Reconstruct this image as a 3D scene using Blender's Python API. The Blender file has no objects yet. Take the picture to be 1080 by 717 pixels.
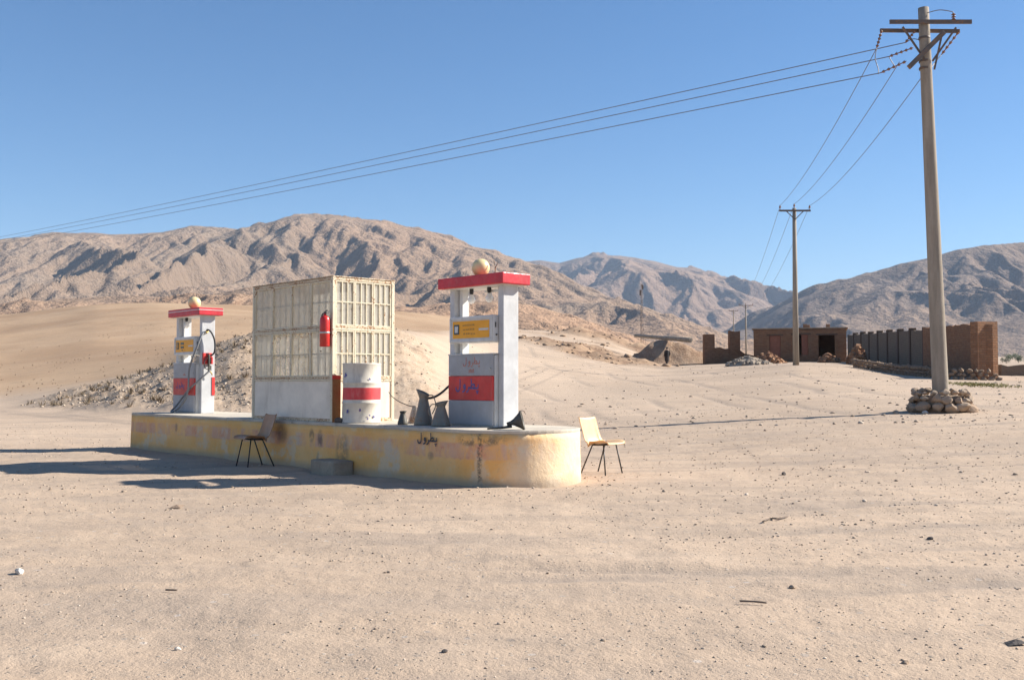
import bpy, bmesh, math, random
import numpy as np
from mathutils import Vector, Matrix, Euler

random.seed(7)
rng = np.random.default_rng(11)
scene = bpy.context.scene
COL = scene.collection
R = math.radians

# ------------------------------------------------------------------ camera
EYE = 1.25
cam_data = bpy.data.cameras.new('camera')
cam_data.sensor_width = 36.0
cam_data.lens = 36.0 * 1100.0 / 1080.0
cam_data.clip_start = 0.05
cam_data.clip_end = 40000.0
cam = bpy.data.objects.new('camera', cam_data)
COL.objects.link(cam)
cam.location = (0.0, 0.0, EYE)
cam.rotation_euler = (R(90.0 + 2.37), 0.0, 0.0)
scene.camera = cam

# ------------------------------------------------------------------ sky, sun, exposure
SUN_EL = R(33.0)
SUN_AZ = math.atan2(0.975, 0.20)            # from +Y towards +X
sun_vec = Vector((math.sin(SUN_AZ) * math.cos(SUN_EL), math.cos(SUN_AZ) * math.cos(SUN_EL), math.sin(SUN_EL)))
world = bpy.data.worlds.new('World')
scene.world = world
world.use_nodes = True
wn = world.node_tree.nodes
wl = world.node_tree.links
bg = wn['Background']
sky = wn.new('ShaderNodeTexSky')
sky.sky_type = 'NISHITA'
sky.sun_disc = False
sky.sun_elevation = SUN_EL
sky.sun_rotation = SUN_AZ
sky.altitude = 1500.0
sky.air_density = 1.0
sky.dust_density = 0.7
sky.ozone_density = 3.0
hs = wn.new('ShaderNodeHueSaturation')
hs.inputs['Saturation'].default_value = 1.22
wl.new(sky.outputs[0], hs.inputs['Color'])
wl.new(hs.outputs[0], bg.inputs[0])
bg.inputs[1].default_value = 0.066
sun_data = bpy.data.lights.new('sun', 'SUN')
sun_data.energy = 4.5
sun_data.angle = R(0.53)
sun_data.color = (1.0, 0.945, 0.86)
sun = bpy.data.objects.new('sun', sun_data)
COL.objects.link(sun)
sun.rotation_euler = sun_vec.to_track_quat('Z', 'Y').to_euler()
sun.location = sun_vec * 100
vs = scene.view_settings
vs.view_transform = 'Standard'
vs.look = 'None'
vs.gamma = 1.0
vs.use_curve_mapping = False
vs.exposure = 1.18

# ------------------------------------------------------------------ numpy noise
def _hash(ix, iy, seed=0):
    h = (ix.astype(np.int64) * 374761393 + iy.astype(np.int64) * 668265263 + seed * 2147483647 + 1013904223) & 0xFFFFFFFF
    h = ((h ^ (h >> 13)) * 1274126177) & 0xFFFFFFFF
    h = ((h ^ (h >> 16)) * 2246822519) & 0xFFFFFFFF
    return ((h ^ (h >> 15)) & 0xFFFFFF) / float(0xFFFFFF)

def vnoise(x, y, seed=0):
    ix = np.floor(x); iy = np.floor(y)
    fx = x - ix; fy = y - iy
    ux = fx * fx * fx * (fx * (fx * 6 - 15) + 10); uy = fy * fy * fy * (fy * (fy * 6 - 15) + 10)
    a = _hash(ix, iy, seed); b = _hash(ix + 1, iy, seed)
    c = _hash(ix, iy + 1, seed); d = _hash(ix + 1, iy + 1, seed)
    return (a + (b - a) * ux) * (1 - uy) + (c + (d - c) * ux) * uy - 0.5

def fbm(x, y, seed=0, octs=4, gain=0.5, lac=2.03):
    s = np.zeros_like(x, dtype=float); a = 1.0
    for k in range(octs):
        s += a * vnoise(x, y, seed + k * 17)
        x = x * lac + 13.7; y = y * lac - 7.3; a *= gain
    return s

def smooth(a, b, x):
    t = np.clip((x - a) / (b - a), 0, 1)
    return t * t * (3 - 2 * t)

# ------------------------------------------------------------------ terrain height
KX = np.array([-900, -200, 0, 60, 100, 170, 255, 340, 420, 445, 470, 520, 600, 650, 700, 760, 840, 900, 1000, 1060, 1250, 2000], float)
ROWS = [
 (10,  [-.07]*22),
 (17,  [-.07]*12 + [-.07, -.05, -.04, -.02, .0, .02, .05, .06, .08, .1]),
 (22,  [-.07]*8 + [-.06, -.05, -.04, -.02, .02, .05, .08, .12, .18, .22, .27, .3, .32, .3]),
 (27.5,[-.05]*6 + [-.04, -.03, .0, .03, .05, .09, .15, .2, .25, .3, .38, .43, .5, .54, .6, .6]),
 (34,  [0, 0, .0, .03, .06, .15, .32, .35, .34, .33, .32, .36, .43, .47, .5, .55, .65, .7, .78, .82, .9, 1.0]),
 (40,  [.1, .1, .12, .25, .5, 1.2, 2.2, 2.35, 2.15, 1.65, 1.1, .72, .68, .7, .75, .8, .92, .98, 1.02, 1.05, 1.1, 1.2]),
 (46,  [.2, .2, .22, .5, .9, 1.75, 3.2, 3.4, 3.3, 2.8, 2.05, 1.2, 1.02, 1.03, 1.1, 1.2, 1.35, 1.35, 1.28, 1.3, 1.3, 1.5]),
 (60,  [.4, .3, .35, .8, 1.15, 2.0, 3.9, 4.25, 4.35, 4.2, 3.6, 2.4, 1.75, 1.5, 1.5, 1.7, 2.2, 2.0, 1.7, 1.6, 1.6, 2.]),
 (80,  [1, 1, 1.0, 1.4, 1.75, 2.6, 4.6, 4.9, 5.1, 5.15, 5.0, 3.9, 3.0, 2.5, 2.3, 2.5, 2.85, 2.8, 2.5, 2.3, 2.3, 3.]),
 (110, [3, 3, 3.2, 3.8, 4.3, 5.0, 5.8, 6.1, 6.6, 6.7, 6.75, 6.5, 5.6, 4.6, 3.0, 3.2, 3.4, 3.5, 3.2, 2.9, 2.9, 4]),
 (140, [5.5, 6, 6.2, 7, 7.6, 8.1, 8.3, 8.2, 8.2, 8.3, 8.4, 8.5, 8.0, 6.9, 5.0, 4.0, 3.9, 3.9, 3.9, 3.6, 3.6, 5]),
 (165, [8, 8.5, 9.0, 9.9, 10.6, 11.2, 11.0, 10.6, 9.6, 9.3, 9.0, 8.6, 8.2, 6.6, 4.8, 4.2, 4.3, 4.3, 4.3, 4.0, 4.0, 6]),
 (200, [11, 12.5, 13.2, 14.5, 15.5, 15.8, 14.9, 14.3, 12.4, 11.8, 11.2, 10.3, 9.2, 7.2, 5.4, 5.0, 5, 5, 5, 4.7, 4.7, 7]),
 (240, [14, 15.5, 16.8, 18.3, 19.2, 19.6, 19.0, 18.5, 18.0, 17.4, 16.8, 14.6, 11.6, 8.6, 6.6, 6, 6, 6, 6, 5.7, 5.7, 8]),
 (300, [15, 16, 17.0, 18, 18.6, 19, 19.0, 19.2, 20, 20, 19.6, 17.4, 13.5, 10, 7.8, 7, 7, 7, 7, 7, 7, 9]),
 (600, [22, 22, 22, 22, 22, 22, 23, 24, 26, 26, 26, 24, 20, 17, 15, 14.5, 14.5, 14.5, 14.5, 14.5, 14.5, 15]),
 (1500,[40]*12 + [38, 36, 36, 36, 36, 36, 36, 36, 36, 36]),
 (3000,[72]*22),
 (30000,[720]*22),
]
TX = np.linspace(-900, 2000, 581)
TL = np.linspace(math.log(10), math.log(30000), 420)
_rl = np.array([math.log(r[0]) for r in ROWS])
_tab = np.array([np.interp(TX, KX, r[1]) for r in ROWS])
_k = np.array([1, 2, 3, 4, 3, 2, 1], float); _k /= _k.sum()
def _bl(a, axis, n):
    for _ in range(n):
        p = np.concatenate([np.repeat(np.take(a, [0], axis), 3, axis), a, np.repeat(np.take(a, [-1], axis), 3, axis)], axis)
        a = sum(_k[i] * np.take(p, range(i, i + a.shape[axis]), axis) for i in range(7))
    return a
_tab = np.stack([np.interp(TL, _rl, _tab[:, i]) for i in range(len(TX))], 1)
_tab = _bl(_bl(_tab, 1, 1), 0, 1)
# the slope keeps growing in proportion to distance, so smooth only gently

def polar(X, Y):
    r = np.hypot(X, Y); az = np.arctan2(X, Y)
    a = np.clip(az, -0.92, 0.92)
    return 540 + 1100 * np.tan(a), np.maximum(r * np.cos(a), 1e-3)

def ground_masks(X, Y):
    px, d = polar(X, Y)
    w = 14 * fbm(X * 0.15, Y * 0.15, 5, 3)
    lo = np.interp(px + w, [0, 60, 100, 170, 255, 460], [44, 42, 38, 35.5, 33.5, 35])
    hi = np.interp(px + w, [0, 60, 100, 170, 255, 340, 460], [46, 50, 54, 60, 62, 55, 50])
    rub = smooth(lo - 2.5, lo + 2.0, d) * (1 - smooth(hi - 4, hi + 6, d)) * smooth(10, 70, px + w) * (1 - smooth(440, 478, px + w * 0.5))
    cst = np.interp(px, [455, 520, 560, 610, 700], [132, 118, 100, 88, 84]) + w
    crest = smooth(cst - 6, cst + 6, d) * (1 - smooth(172, 185, d)) * smooth(475, 540, px) * (1 - smooth(690, 730, px))
    rub2 = crest * smooth(-0.1, 0.25, fbm(X * 0.06, Y * 0.06, 9, 3) + 0.1)
    hill = smooth(54, 74, d) * (1 - smooth(435, 480, px + (d - 80) * -0.3)) + smooth(180, 210, d) * (1 - smooth(650, 760, px))
    hill = np.clip(hill, 0, 1) * (1 - rub)
    # the wheel-worn ramp that climbs to the left
    road_c = np.interp(d, [30, 46, 60, 80, 110, 140], [620, 560, 525, 505, 480, 440])
    road_w = np.interp(d, [30, 46, 60, 80, 110, 140], [130, 90, 60, 40, 26, 18])
    road = np.exp(-((px - road_c) / road_w) ** 2) * smooth(26, 44, d) * (1 - smooth(150, 165, d))
    return rub, rub2, hill, road

TRACKS = [(-3.0, 9.2, 0.10, 0.010, 22), (2.0, 8.1, -0.06, 0.012, 18), (4.0, 11.5, 0.16, 0.006, 20), (0.0, 6.3, 0.05, 0.016, 14),
          (6.0, 16.0, 0.30, 0.004, 26), (3.0, 19.5, 0.45, -0.004, 30), (-6.0, 12.8, -0.10, 0.008, 12), (1.0, 7.2, 0.22, -0.010, 14)]
def ground_tracks(X, Y):
    m = np.zeros_like(X); g = np.zeros_like(X)
    wob = 0.25 * fbm(X * .35, Y * .1, 91, 2)
    for (x0, y0, sl, cv, ext) in TRACKS:
        yy = y0 + sl * (X - x0) + cv * (X - x0) ** 2 + wob
        fade = np.exp(-((X - x0) / ext) ** 4) * smooth(-0.25, 0.25, fbm(X * .3 + x0, Y * .2, 95, 2) + .05)
        for off in (-0.75, 0.75):
            dd = (Y - yy - off) / np.sqrt(1 + (sl + 2 * cv * (X - x0)) ** 2)
            e = np.exp(-(dd / 0.13) ** 2) * fade
            m = np.maximum(m, e)
            g += -0.016 * e + 0.010 * np.exp(-((np.abs(dd) - 0.22) / 0.07) ** 2) * fade
    px, d = polar(X, Y)
    rc = np.interp(d, [20, 30, 46, 60, 80, 110, 140], [760, 640, 560, 525, 505, 480, 440])
    wv = 0.5 * fbm(X * .12, Y * .12, 97, 3)
    for off in (-3.1, -1.7, -0.4, 1.0, 2.2, 4.2, 5.6, 8.0, 9.4):
        dd = (px - rc) * d / 1100 - off * (0.6 + d / 60) - wv * (1 + .15 * off)
        e = np.exp(-(dd / 0.22) ** 2) * smooth(-.2, .2, fbm(X * .2 + off, Y * .2, 99, 2) + .05) * smooth(20, 32, d) * (1 - smooth(110, 135, d))
        m = np.maximum(m, e * .8); g += -0.03 * e
    return m, g

def ground_z(X, Y, detail=True):
    X = np.asarray(X, float); Y = np.asarray(Y, float)
    px, d = polar(X, Y)
    fx = np.clip((px - TX[0]) / (TX[1] - TX[0]), 0, len(TX) - 1.001)
    fy = np.clip((np.log(np.maximum(d, 10)) - TL[0]) / (TL[1] - TL[0]), 0, len(TL) - 1.001)
    ix = fx.astype(int); iy = fy.astype(int); u = fx - ix; v = fy - iy
    z = (_tab[iy, ix] * (1 - u) + _tab[iy, ix + 1] * u) * (1 - v) + (_tab[iy + 1, ix] * (1 - u) + _tab[iy + 1, ix + 1] * u) * v
    if not detail:
        return z
    rub, rub2, hill, road = ground_masks(X, Y)
    near = 1 - smooth(40, 110, d)
    yw = Y + 0.9 * np.sin(X * 0.17 + 0.5) + 0.12 * X
    z = z + 0.030 * fbm(X * 0.35, Y * 0.45, 21, 3) * near
    z = z + near * (1 - smooth(18, 40, d)) * (0.028 * fbm(X * 0.28, yw * 2.1, 33, 3) + 0.018 * fbm(X * 2.3, Y * 2.6, 41, 3) + 0.007 * np.abs(fbm(X * 7, Y * 8, 47, 2)))
    z = z + ground_tracks(X, Y)[1] * smooth(2, 4, d)
    z = z + rub * (0.40 * fbm(X * 0.35, Y * 0.35, 61, 3) + 0.16 * np.abs(fbm(X * 1.3, Y * 1.3, 63, 3)) + 0.09 * np.abs(fbm(X * 4.1, Y * 4.1, 65, 3)))
    z = z + rub2 * (1.1 * np.abs(fbm(X * 0.10, Y * 0.10, 71, 4)) + .6 * fbm(X * .35, Y * .35, 73, 4))
    z = z + hill * smooth(70, 130, d) * 0.9 * fbm(X * 0.03, Y * 0.03, 81, 4) * (1 - smooth(400, 700, d))
    z = z + (1 - near) * (1 - hill) * 0.5 * fbm(X * 0.05, Y * 0.05, 83, 4) * (1 - smooth(300, 900, d)) * smooth(60, 120, d)
    return z

def gz(x, y):
    return float(ground_z(np.array([x]), np.array([y]))[0])

# ------------------------------------------------------------------ mesh helpers
def fast_mesh(name, verts, faces):
    """verts (n,3) float array, faces (m,k) int array with constant k"""
    me = bpy.data.meshes.new(name)
    verts = np.asarray(verts, np.float32); faces = np.asarray(faces, np.int32)
    m, k = faces.shape
    me.vertices.add(len(verts)); me.vertices.foreach_set('co', verts.ravel())
    me.loops.add(m * k); me.loops.foreach_set('vertex_index', faces.ravel())
    me.polygons.add(m)
    me.polygons.foreach_set('loop_start', np.arange(0, m * k, k, dtype=np.int32))
    me.polygons.foreach_set('loop_total', np.full(m, k, np.int32))
    me.update(calc_edges=True)
    return me

def link(name, me, mat=None, parent=None, smooth_shade=False):
    o = bpy.data.objects.new(name, me)
    COL.objects.link(o)
    if mat is not None:
        me.materials.clear(); me.materials.append(mat)
    if parent is not None:
        o.parent = parent
    if smooth_shade:
        me.polygons.foreach_set('use_smooth', np.ones(len(me.polygons), bool))
    return o

def tag(o, label, cat, group=None):
    o['label'] = label; o['category'] = cat
    if group: o['group'] = group
    return o

def structure(o, label=None):
    o['kind'] = 'structure'
    if label: o['label'] = label
    return o

def thing(name, label, cat, loc=(0, 0, 0), rotz=0.0, group=None):
    o = bpy.data.objects.new(name, None)
    o.empty_display_size = 0.2
    COL.objects.link(o)
    o.location = loc; o.rotation_euler = (0, 0, rotz)
    return tag(o, label, cat, group)

def frame_from(d):
    d = Vector(d).normalized()
    up = Vector((0, 0, 1)) if abs(d.z) < 0.95 else Vector((1, 0, 0))
    a = d.cross(up).normalized(); b = a.cross(d).normalized()
    return a, b

class MB:
    def __init__(self):
        self.v = []; self.f = []; self.sm = []
    def add(self, vs_, fs_, sm=False):
        n = len(self.v)
        self.v += [tuple(p) for p in vs_]
        self.f += [tuple(i + n for i in f) for f in fs_]
        self.sm += [sm] * len(fs_)
        return self
    def box(self, x0, x1, y0, y1, z0, z1, M=None):
        p = [(x0, y0, z0), (x1, y0, z0), (x1, y1, z0), (x0, y1, z0), (x0, y0, z1), (x1, y0, z1), (x1, y1, z1), (x0, y1, z1)]
        if M is not None: p = [M @ Vector(q) for q in p]
        return self.add(p, [(0, 3, 2, 1), (4, 5, 6, 7), (0, 1, 5, 4), (1, 2, 6, 5), (2, 3, 7, 6), (3, 0, 4, 7)])
    def bar(self, p0, p1, w, h):
        """box beam from p0 to p1, w sideways, h upwards"""
        p0 = Vector(p0); p1 = Vector(p1); a, b = frame_from(p1 - p0)
        q = []
        for p in (p0, p1):
            for (i, j) in ((-1, -1), (1, -1), (1, 1), (-1, 1)):
                q.append(p + a * (i * w / 2) + b * (j * h / 2))
        return self.add(q, [(0, 1, 2, 3), (7, 6, 5, 4), (0, 4, 5, 1), (1, 5, 6, 2), (2, 6, 7, 3), (3, 7, 4, 0)])
    def tube(self, pts, r, n=8, caps=True):
        pts = [Vector(p) for p in pts]
        rs = r if isinstance(r, (list, tuple)) else [r] * len(pts)
        rings = []; a = None
        for i, p in enumerate(pts):
            d = (pts[min(i + 1, len(pts) - 1)] - pts[max(i - 1, 0)]).normalized()
            if a is None:
                a, b = frame_from(d)
            else:
                a = (a - d * a.dot(d)).normalized(); b = a.cross(d).normalized()
            rings.append([p + (a * math.cos(t) + b * math.sin(t)) * rs[i] for t in [2 * math.pi * k / n for k in range(n)]])
        vs_ = [q for rg in rings for q in rg]; fs_ = []
        for i in range(len(pts) - 1):
            for k in range(n):
                k2 = (k + 1) % n
                fs_.append((i * n + k, i * n + k2, (i + 1) * n + k2, (i + 1) * n + k))
        self.add(vs_, fs_, True)
        if caps:
            m = len(self.v) - len(vs_)
            self.f.append(tuple(m + k for k in reversed(range(n)))); self.sm.append(False)
            self.f.append(tuple(m + (len(pts) - 1) * n + k for k in range(n))); self.sm.append(False)
        return self
    def lathe(self, prof, n=24, c=(0, 0, 0), M=None):
        vs_ = []; fs_ = []
        for (r, z) in prof:
            for k in range(n):
                t = 2 * math.pi * k / n
                p = Vector((c[0] + r * math.cos(t), c[1] + r * math.sin(t), c[2] + z))
                vs_.append(M @ p if M is not None else p)
        for i in range(len(prof) - 1):
            for k in range(n):
                k2 = (k + 1) % n
                fs_.append((i * n + k, i * n + k2, (i + 1) * n + k2, (i + 1) * n + k))
        return self.add(vs_, fs_, True)
    def sphere(self, c, r, nu=20, nv=12):
        prof = [(max(1e-4, r * math.sin(math.pi * i / nv)), -r * math.cos(math.pi * i / nv)) for i in range(nv + 1)]
        return self.lathe(prof, nu, c)
    def build(self, name, mat, parent=None, bevel=0.0, seg=2):
        me = bpy.data.meshes.new(name)
        me.from_pydata([tuple(v) for v in self.v], [], self.f)
        me.polygons.foreach_set('use_smooth', np.array(self.sm, bool))
        bm = bmesh.new(); bm.from_mesh(me)
        bmesh.ops.recalc_face_normals(bm, faces=bm.faces[:])
        bm.to_mesh(me); bm.free()
        me.materials.append(mat)
        o = bpy.data.objects.new(name, me)
        COL.objects.link(o)
        if parent is not None: o.parent = parent
        if bevel > 0:
            b = o.modifiers.new('bevel', 'BEVEL'); b.width = bevel; b.segments = seg; b.limit_method = 'ANGLE'; b.angle_limit = R(40)
        return o

def copy_tree(o, parent=None):
    c = o.copy(); COL.objects.link(c); c.parent = parent
    for ch in [x for x in COL.objects if x.parent == o]:
        copy_tree(ch, c)
    return c

def smooth_path(pts, n=6):
    pts = [Vector(p) for p in pts]; out = []
    for i in range(len(pts) - 1):
        p0 = pts[max(i - 1, 0)]; p1 = pts[i]; p2 = pts[i + 1]; p3 = pts[min(i + 2, len(pts) - 1)]
        for k in range(n):
            t = k / n
            out.append(0.5 * ((2 * p1) + (p2 - p0) * t + (2 * p0 - 5 * p1 + 4 * p2 - p3) * t * t + (3 * p1 - p0 - 3 * p2 + p3) * t ** 3))
    out.append(pts[-1])
    return out

# ------------------------------------------------------------------ materials
class NT:
    """small node-graph builder"""
    def __init__(self, name):
        self.m = bpy.data.materials.new(name); self.m.use_nodes = True
        self.t = self.m.node_tree; self.n = self.t.nodes; self.l = self.t.links
        self.b = self.n['Principled BSDF']
        self.tc = self.n.new('ShaderNodeTexCoord')
        self.geo = None
    def put(self, sock, val):
        if hasattr(val, 'is_output') or isinstance(val, bpy.types.NodeSocket): self.l.new(val, sock)
        else:
            if isinstance(val, tuple) and len(val) == 3 and sock.type == 'RGBA': val = val + (1.0,)
            sock.default_value = val
    def co(self, scale=(1, 1, 1), loc=(0, 0, 0), rot=(0, 0, 0), kind='Object'):
        mp = self.n.new('ShaderNodeMapping')
        self.l.new(self.tc.outputs[kind], mp.inputs[0])
        mp.inputs[1].default_value = loc; mp.inputs[2].default_value = rot; mp.inputs[3].default_value = scale
        return mp.outputs[0]
    def noise(self, vec, scale=1.0, detail=4.0, rough=0.55, dist=0.0, out=0):
        t = self.n.new('ShaderNodeTexNoise'); self.l.new(vec, t.inputs['Vector'])
        t.inputs['Scale'].default_value = scale; t.inputs['Detail'].default_value = detail
        t.inputs['Roughness'].default_value = rough; t.inputs['Distortion'].default_value = dist
        return t.outputs[out]
    def voro(self, vec, scale=1.0, feature='F1', out=0, rand=1.0):
        t = self.n.new('ShaderNodeTexVoronoi'); self.l.new(vec, t.inputs['Vector'])
        t.feature = feature; t.inputs['Scale'].default_value = scale
        t.inputs['Randomness'].default_value = rand
        return t.outputs[out]
    def ramp(self, fac, stops, interp='LINEAR'):
        r = self.n.new('ShaderNodeValToRGB'); self.l.new(fac, r.inputs[0])
        r.color_ramp.interpolation = interp
        e = r.color_ramp.elements
        while len(e) < len(stops): e.new(0.5)
        for i, (p, c) in enumerate(stops):
            e[i].position = p
            e[i].color = (c, c, c, 1) if isinstance(c, (int, float)) else tuple(c) + (1,)
        return r.outputs[0]
    def mix(self, fac, a, b, mode='MIX'):
        m = self.n.new('ShaderNodeMix'); m.data_type = 'RGBA'; m.blend_type = mode
        self.put(m.inputs[0], fac); self.put(m.inputs[6], a); self.put(m.inputs[7], b)
        return m.outputs[2]
    def math(self, op, a, b=0.0, clamp=False):
        m = self.n.new('ShaderNodeMath'); m.operation = op; m.use_clamp = clamp
        self.put(m.inputs[0], a); self.put(m.inputs[1], b)
        return m.outputs[0]
    def mrange(self, v, a, b, c=0.0, d=1.0, smoothstep=True):
        m = self.n.new('ShaderNodeMapRange'); m.interpolation_type = 'SMOOTHSTEP' if smoothstep else 'LINEAR'
        self.put(m.inputs[0], v)
        for i, q in enumerate((a, b, c, d)): m.inputs[i + 1].default_value = q
        return m.outputs[0]
    def attr(self, name):
        a = self.n.new('ShaderNodeAttribute'); a.attribute_name = name
        return a.outputs['Fac']
    def sep(self, vec):
        s = self.n.new('ShaderNodeSeparateXYZ'); self.l.new(vec, s.inputs[0]); return s.outputs
    def blob(self, sep, x, y, rx, ry, soft=0.5, ax=0, ay=2):
        """soft ellipse mask in two object axes"""
        a = self.math('DIVIDE', self.math('SUBTRACT', sep[ax], x), rx)
        b = self.math('DIVIDE', self.math('SUBTRACT', sep[ay], y), ry)
        d = self.math('ADD', self.math('MULTIPLY', a, a), self.math('MULTIPLY', b, b))
        return self.mrange(d, 1.0, soft, 0.0, 1.0)
    def bump(self, h, strength=0.3, dist=0.02, prev=None):
        b = self.n.new('ShaderNodeBump'); self.put(b.inputs['Height'], h)
        b.inputs['Strength'].default_value = strength; b.inputs['Distance'].default_value = dist
        if prev is not None: self.l.new(prev, b.inputs['Normal'])
        return b.outputs[0]
    def done(self, color=None, rough=0.6, metal=0.0, normal=None, spec=None):
        if color is not None: self.put(self.b.inputs['Base Color'], color)
        self.put(self.b.inputs['Roughness'], rough); self.put(self.b.inputs['Metallic'], metal)
        if spec is not None: self.b.inputs['Specular IOR Level'].default_value = spec
        if normal is not None: self.l.new(normal, self.b.inputs['Normal'])
        return self.m

def painted(name, col, dirt=(0.30, 0.24, 0.17), dirt_amt=0.5, rough=0.45, rust=0.0, scale=3.0, bump=0.05, metal=0.0, fade=0.12):
    k = NT(name)
    v = k.co()
    n1 = k.noise(v, scale, 5, 0.65)
    n2 = k.noise(v, scale * 9, 4, 0.6)
    n3 = k.noise(k.co((1, 1, 0.25)), scale * 2.2, 5, 0.7)
    c = k.mix(k.mrange(n1, 0.3, 0.75, 0, 1), tuple(x * (1 - fade) for x in col), tuple(min(1, x * (1 + fade)) for x in col))
    d = k.math('MULTIPLY', k.mrange(n3, 0.50, 0.78, 0, 1), dirt_amt)
    c = k.mix(d, c, dirt)
    if rust > 0:
        rm = k.math('MULTIPLY', k.mrange(k.math('ADD', n2, k.math('MULTIPLY', n1, 0.7)), 0.98 - 0.25 * rust, 1.08 - 0.2 * rust, 0, 1), 0.95)
        c = k.mix(rm, c, k.mix(n2, (0.20, 0.075, 0.025), (0.36, 0.17, 0.06)))
    return k.done(c, k.mrange(n2, 0.3, 0.7, rough - 0.08, rough + 0.15), metal, k.bump(n2, bump, 0.01))

def flat(name, col, rough=0.5, metal=0.0, var=0.15, scale=8.0, bump=0.06):
    k = NT(name)
    n = k.noise(k.co(), scale, 4, 0.6)
    c = k.mix(n, tuple(x * (1 - var) for x in col), tuple(min(1, x * (1 + var)) for x in col))
    return k.done(c, rough, metal, k.bump(n, bump, 0.01))

M = {}
# --- ground
k = NT('sandy_ground')
v = k.co()
big = k.noise(v, 0.09, 4, 0.55)
mid = k.noise(v, 0.7, 5, 0.6)
streak = k.noise(k.co((0.35, 1.6, 1), rot=(0, 0, R(-6))), 0.8, 5, 0.6, 0.6)
fine = k.noise(v, 9.0, 5, 0.7)
grit = k.noise(v, 55.0, 3, 0.7)
c = k.mix(k.mrange(big, 0.36, 0.64), (0.435, 0.325, 0.232), (0.535, 0.40, 0.285))
c = k.mix(k.math('MULTIPLY', k.mrange(streak, 0.43, 0.66), 0.62), c, (0.365, 0.285, 0.218))
c = k.mix(k.math('MULTIPLY', k.mrange(mid, 0.52, 0.75), 0.45), c, (0.55, 0.425, 0.31))
c = k.mix(k.math('MULTIPLY', k.mrange(fine, 0.50, 0.78), 0.55), c, (0.30, 0.235, 0.178))
peb_d = k.voro(v, 26.0)
peb_c = k.voro(v, 26.0, out=1)
peb_s = k.sep(peb_c)
peb_on = k.math('MULTIPLY', k.mrange(peb_d, 0.30, 0.22), k.mrange(peb_s[0], 0.72, 0.74))
c = k.mix(k.math('MULTIPLY', peb_on, 0.8), c, k.mix(peb_s[1], (0.20, 0.17, 0.14), (0.52, 0.45, 0.37)))
peb2_d = k.voro(v, 9.0)
peb2_s = k.sep(k.voro(v, 9.0, out=1))
peb2_on = k.math('MULTIPLY', k.mrange(peb2_d, 0.24, 0.16), k.mrange(peb2_s[0], 0.84, 0.86))
c = k.mix(k.math('MULTIPLY', peb2_on, 0.7), c, k.mix(peb2_s[1], (0.22, 0.185, 0.155), (0.54, 0.47, 0.40)))
c = k.mix(k.math('MULTIPLY', k.mrange(grit, 0.35, 0.75), 0.20), c, (0.24, 0.19, 0.15))
trk = k.attr('track')
c = k.mix(k.math('MULTIPLY', trk, k.mrange(mid, 0.30, 0.60, 0.15, 0.75)), c, (0.30, 0.24, 0.19))
road = k.attr('road'); rub = k.attr('rubble'); hill = k.attr('hill'); crest = k.attr('crest')
c = k.mix(k.math('MULTIPLY', road, 0.55), c, k.mix(fine, (0.49, 0.375, 0.275), (0.54, 0.42, 0.31)))
rubn = k.noise(v, 1.7, 6, 0.75)
rubc = k.ramp(rubn, [(0.30, (0.27, 0.19, 0.13)), (0.46, (0.42, 0.31, 0.215)), (0.7, (0.51, 0.40, 0.295))])
c = k.mix(k.math('MULTIPLY', rub, 0.92), c, rubc)
hn = k.noise(v, 0.045, 6, 0.62); hn2 = k.noise(v, 0.55, 5, 0.7)
hc = k.mix(k.mrange(hn, 0.38, 0.66), (0.365, 0.24, 0.145), (0.435, 0.30, 0.188))
hc = k.mix(k.math('MULTIPLY', k.mrange(hn2, 0.53, 0.66), 0.45), hc, (0.29, 0.215, 0.14))
c = k.mix(hill, c, hc)
cc = k.mix(k.mrange(k.noise(v, 0.22, 5, 0.7), 0.40, 0.62), (0.37, 0.25, 0.16), (0.20, 0.125, 0.08))
c = k.mix(crest, c, cc)
hgt = k.math('ADD', k.math('MULTIPLY', fine, 0.6), k.math('ADD', k.math('MULTIPLY', grit, 0.25), k.math('MULTIPLY', peb_on, 0.35)))
hgt = k.math('ADD', hgt, k.math('MULTIPLY', rub, k.math('MULTIPLY', rubn, 4.0)))
M['ground'] = k.done(c, 0.95, 0.0, k.bump(hgt, 0.75, 0.035), spec=0.15)

def stone_mat(name, c0, c1, scale=3.0, c2=None):
    k = NT(name)
    oi = k.n.new('ShaderNodeObjectInfo')
    v = k.co()
    n = k.noise(v, scale, 6, 0.65)
    n2 = k.noise(v, scale * 7, 4, 0.7)
    c = k.mix(k.mrange(n, 0.3, 0.7), c0, c1)
    if c2 is not None:
        c = k.mix(oi.outputs['Random'], c, c2)
    c = k.mix(k.math('MULTIPLY', k.mrange(n2, 0.5, 0.75), 0.4), c, tuple(x * 0.55 for x in c0))
    return k.done(c, 0.9, 0, k.bump(k.math('ADD', n, k.math('MULTIPLY', n2, 0.4)), 0.5, 0.03), spec=0.2)
M['stone'] = stone_mat('field_stone', (0.26, 0.20, 0.145), (0.44, 0.36, 0.275), 4.0, (0.36, 0.25, 0.17))
k = NT('pebble_stone')
tone = k.attr('tone'); n = k.noise(k.co(), 60, 3, .6)
c = k.ramp(tone, [(0.0, (0.23, 0.18, 0.135)), (0.35, (0.32, 0.25, 0.185)), (0.75, (0.45, 0.36, 0.275)), (1.0, (0.58, 0.49, 0.39))])
M['pebble'] = k.done(k.mix(k.math('MULTIPLY', n, .35), c, (0.40, 0.31, 0.23)), 0.9, 0, None, spec=0.2)
M['rubble'] = M['pebble']
M['ridge_stone'] = stone_mat('ridge_rubble_stone', (0.27, 0.18, 0.115), (0.42, 0.295, 0.195), 0.5)
M['gravel'] = stone_mat('gravel_heap_stone', (0.28, 0.225, 0.17), (0.42, 0.345, 0.265), 1.2)
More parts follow.
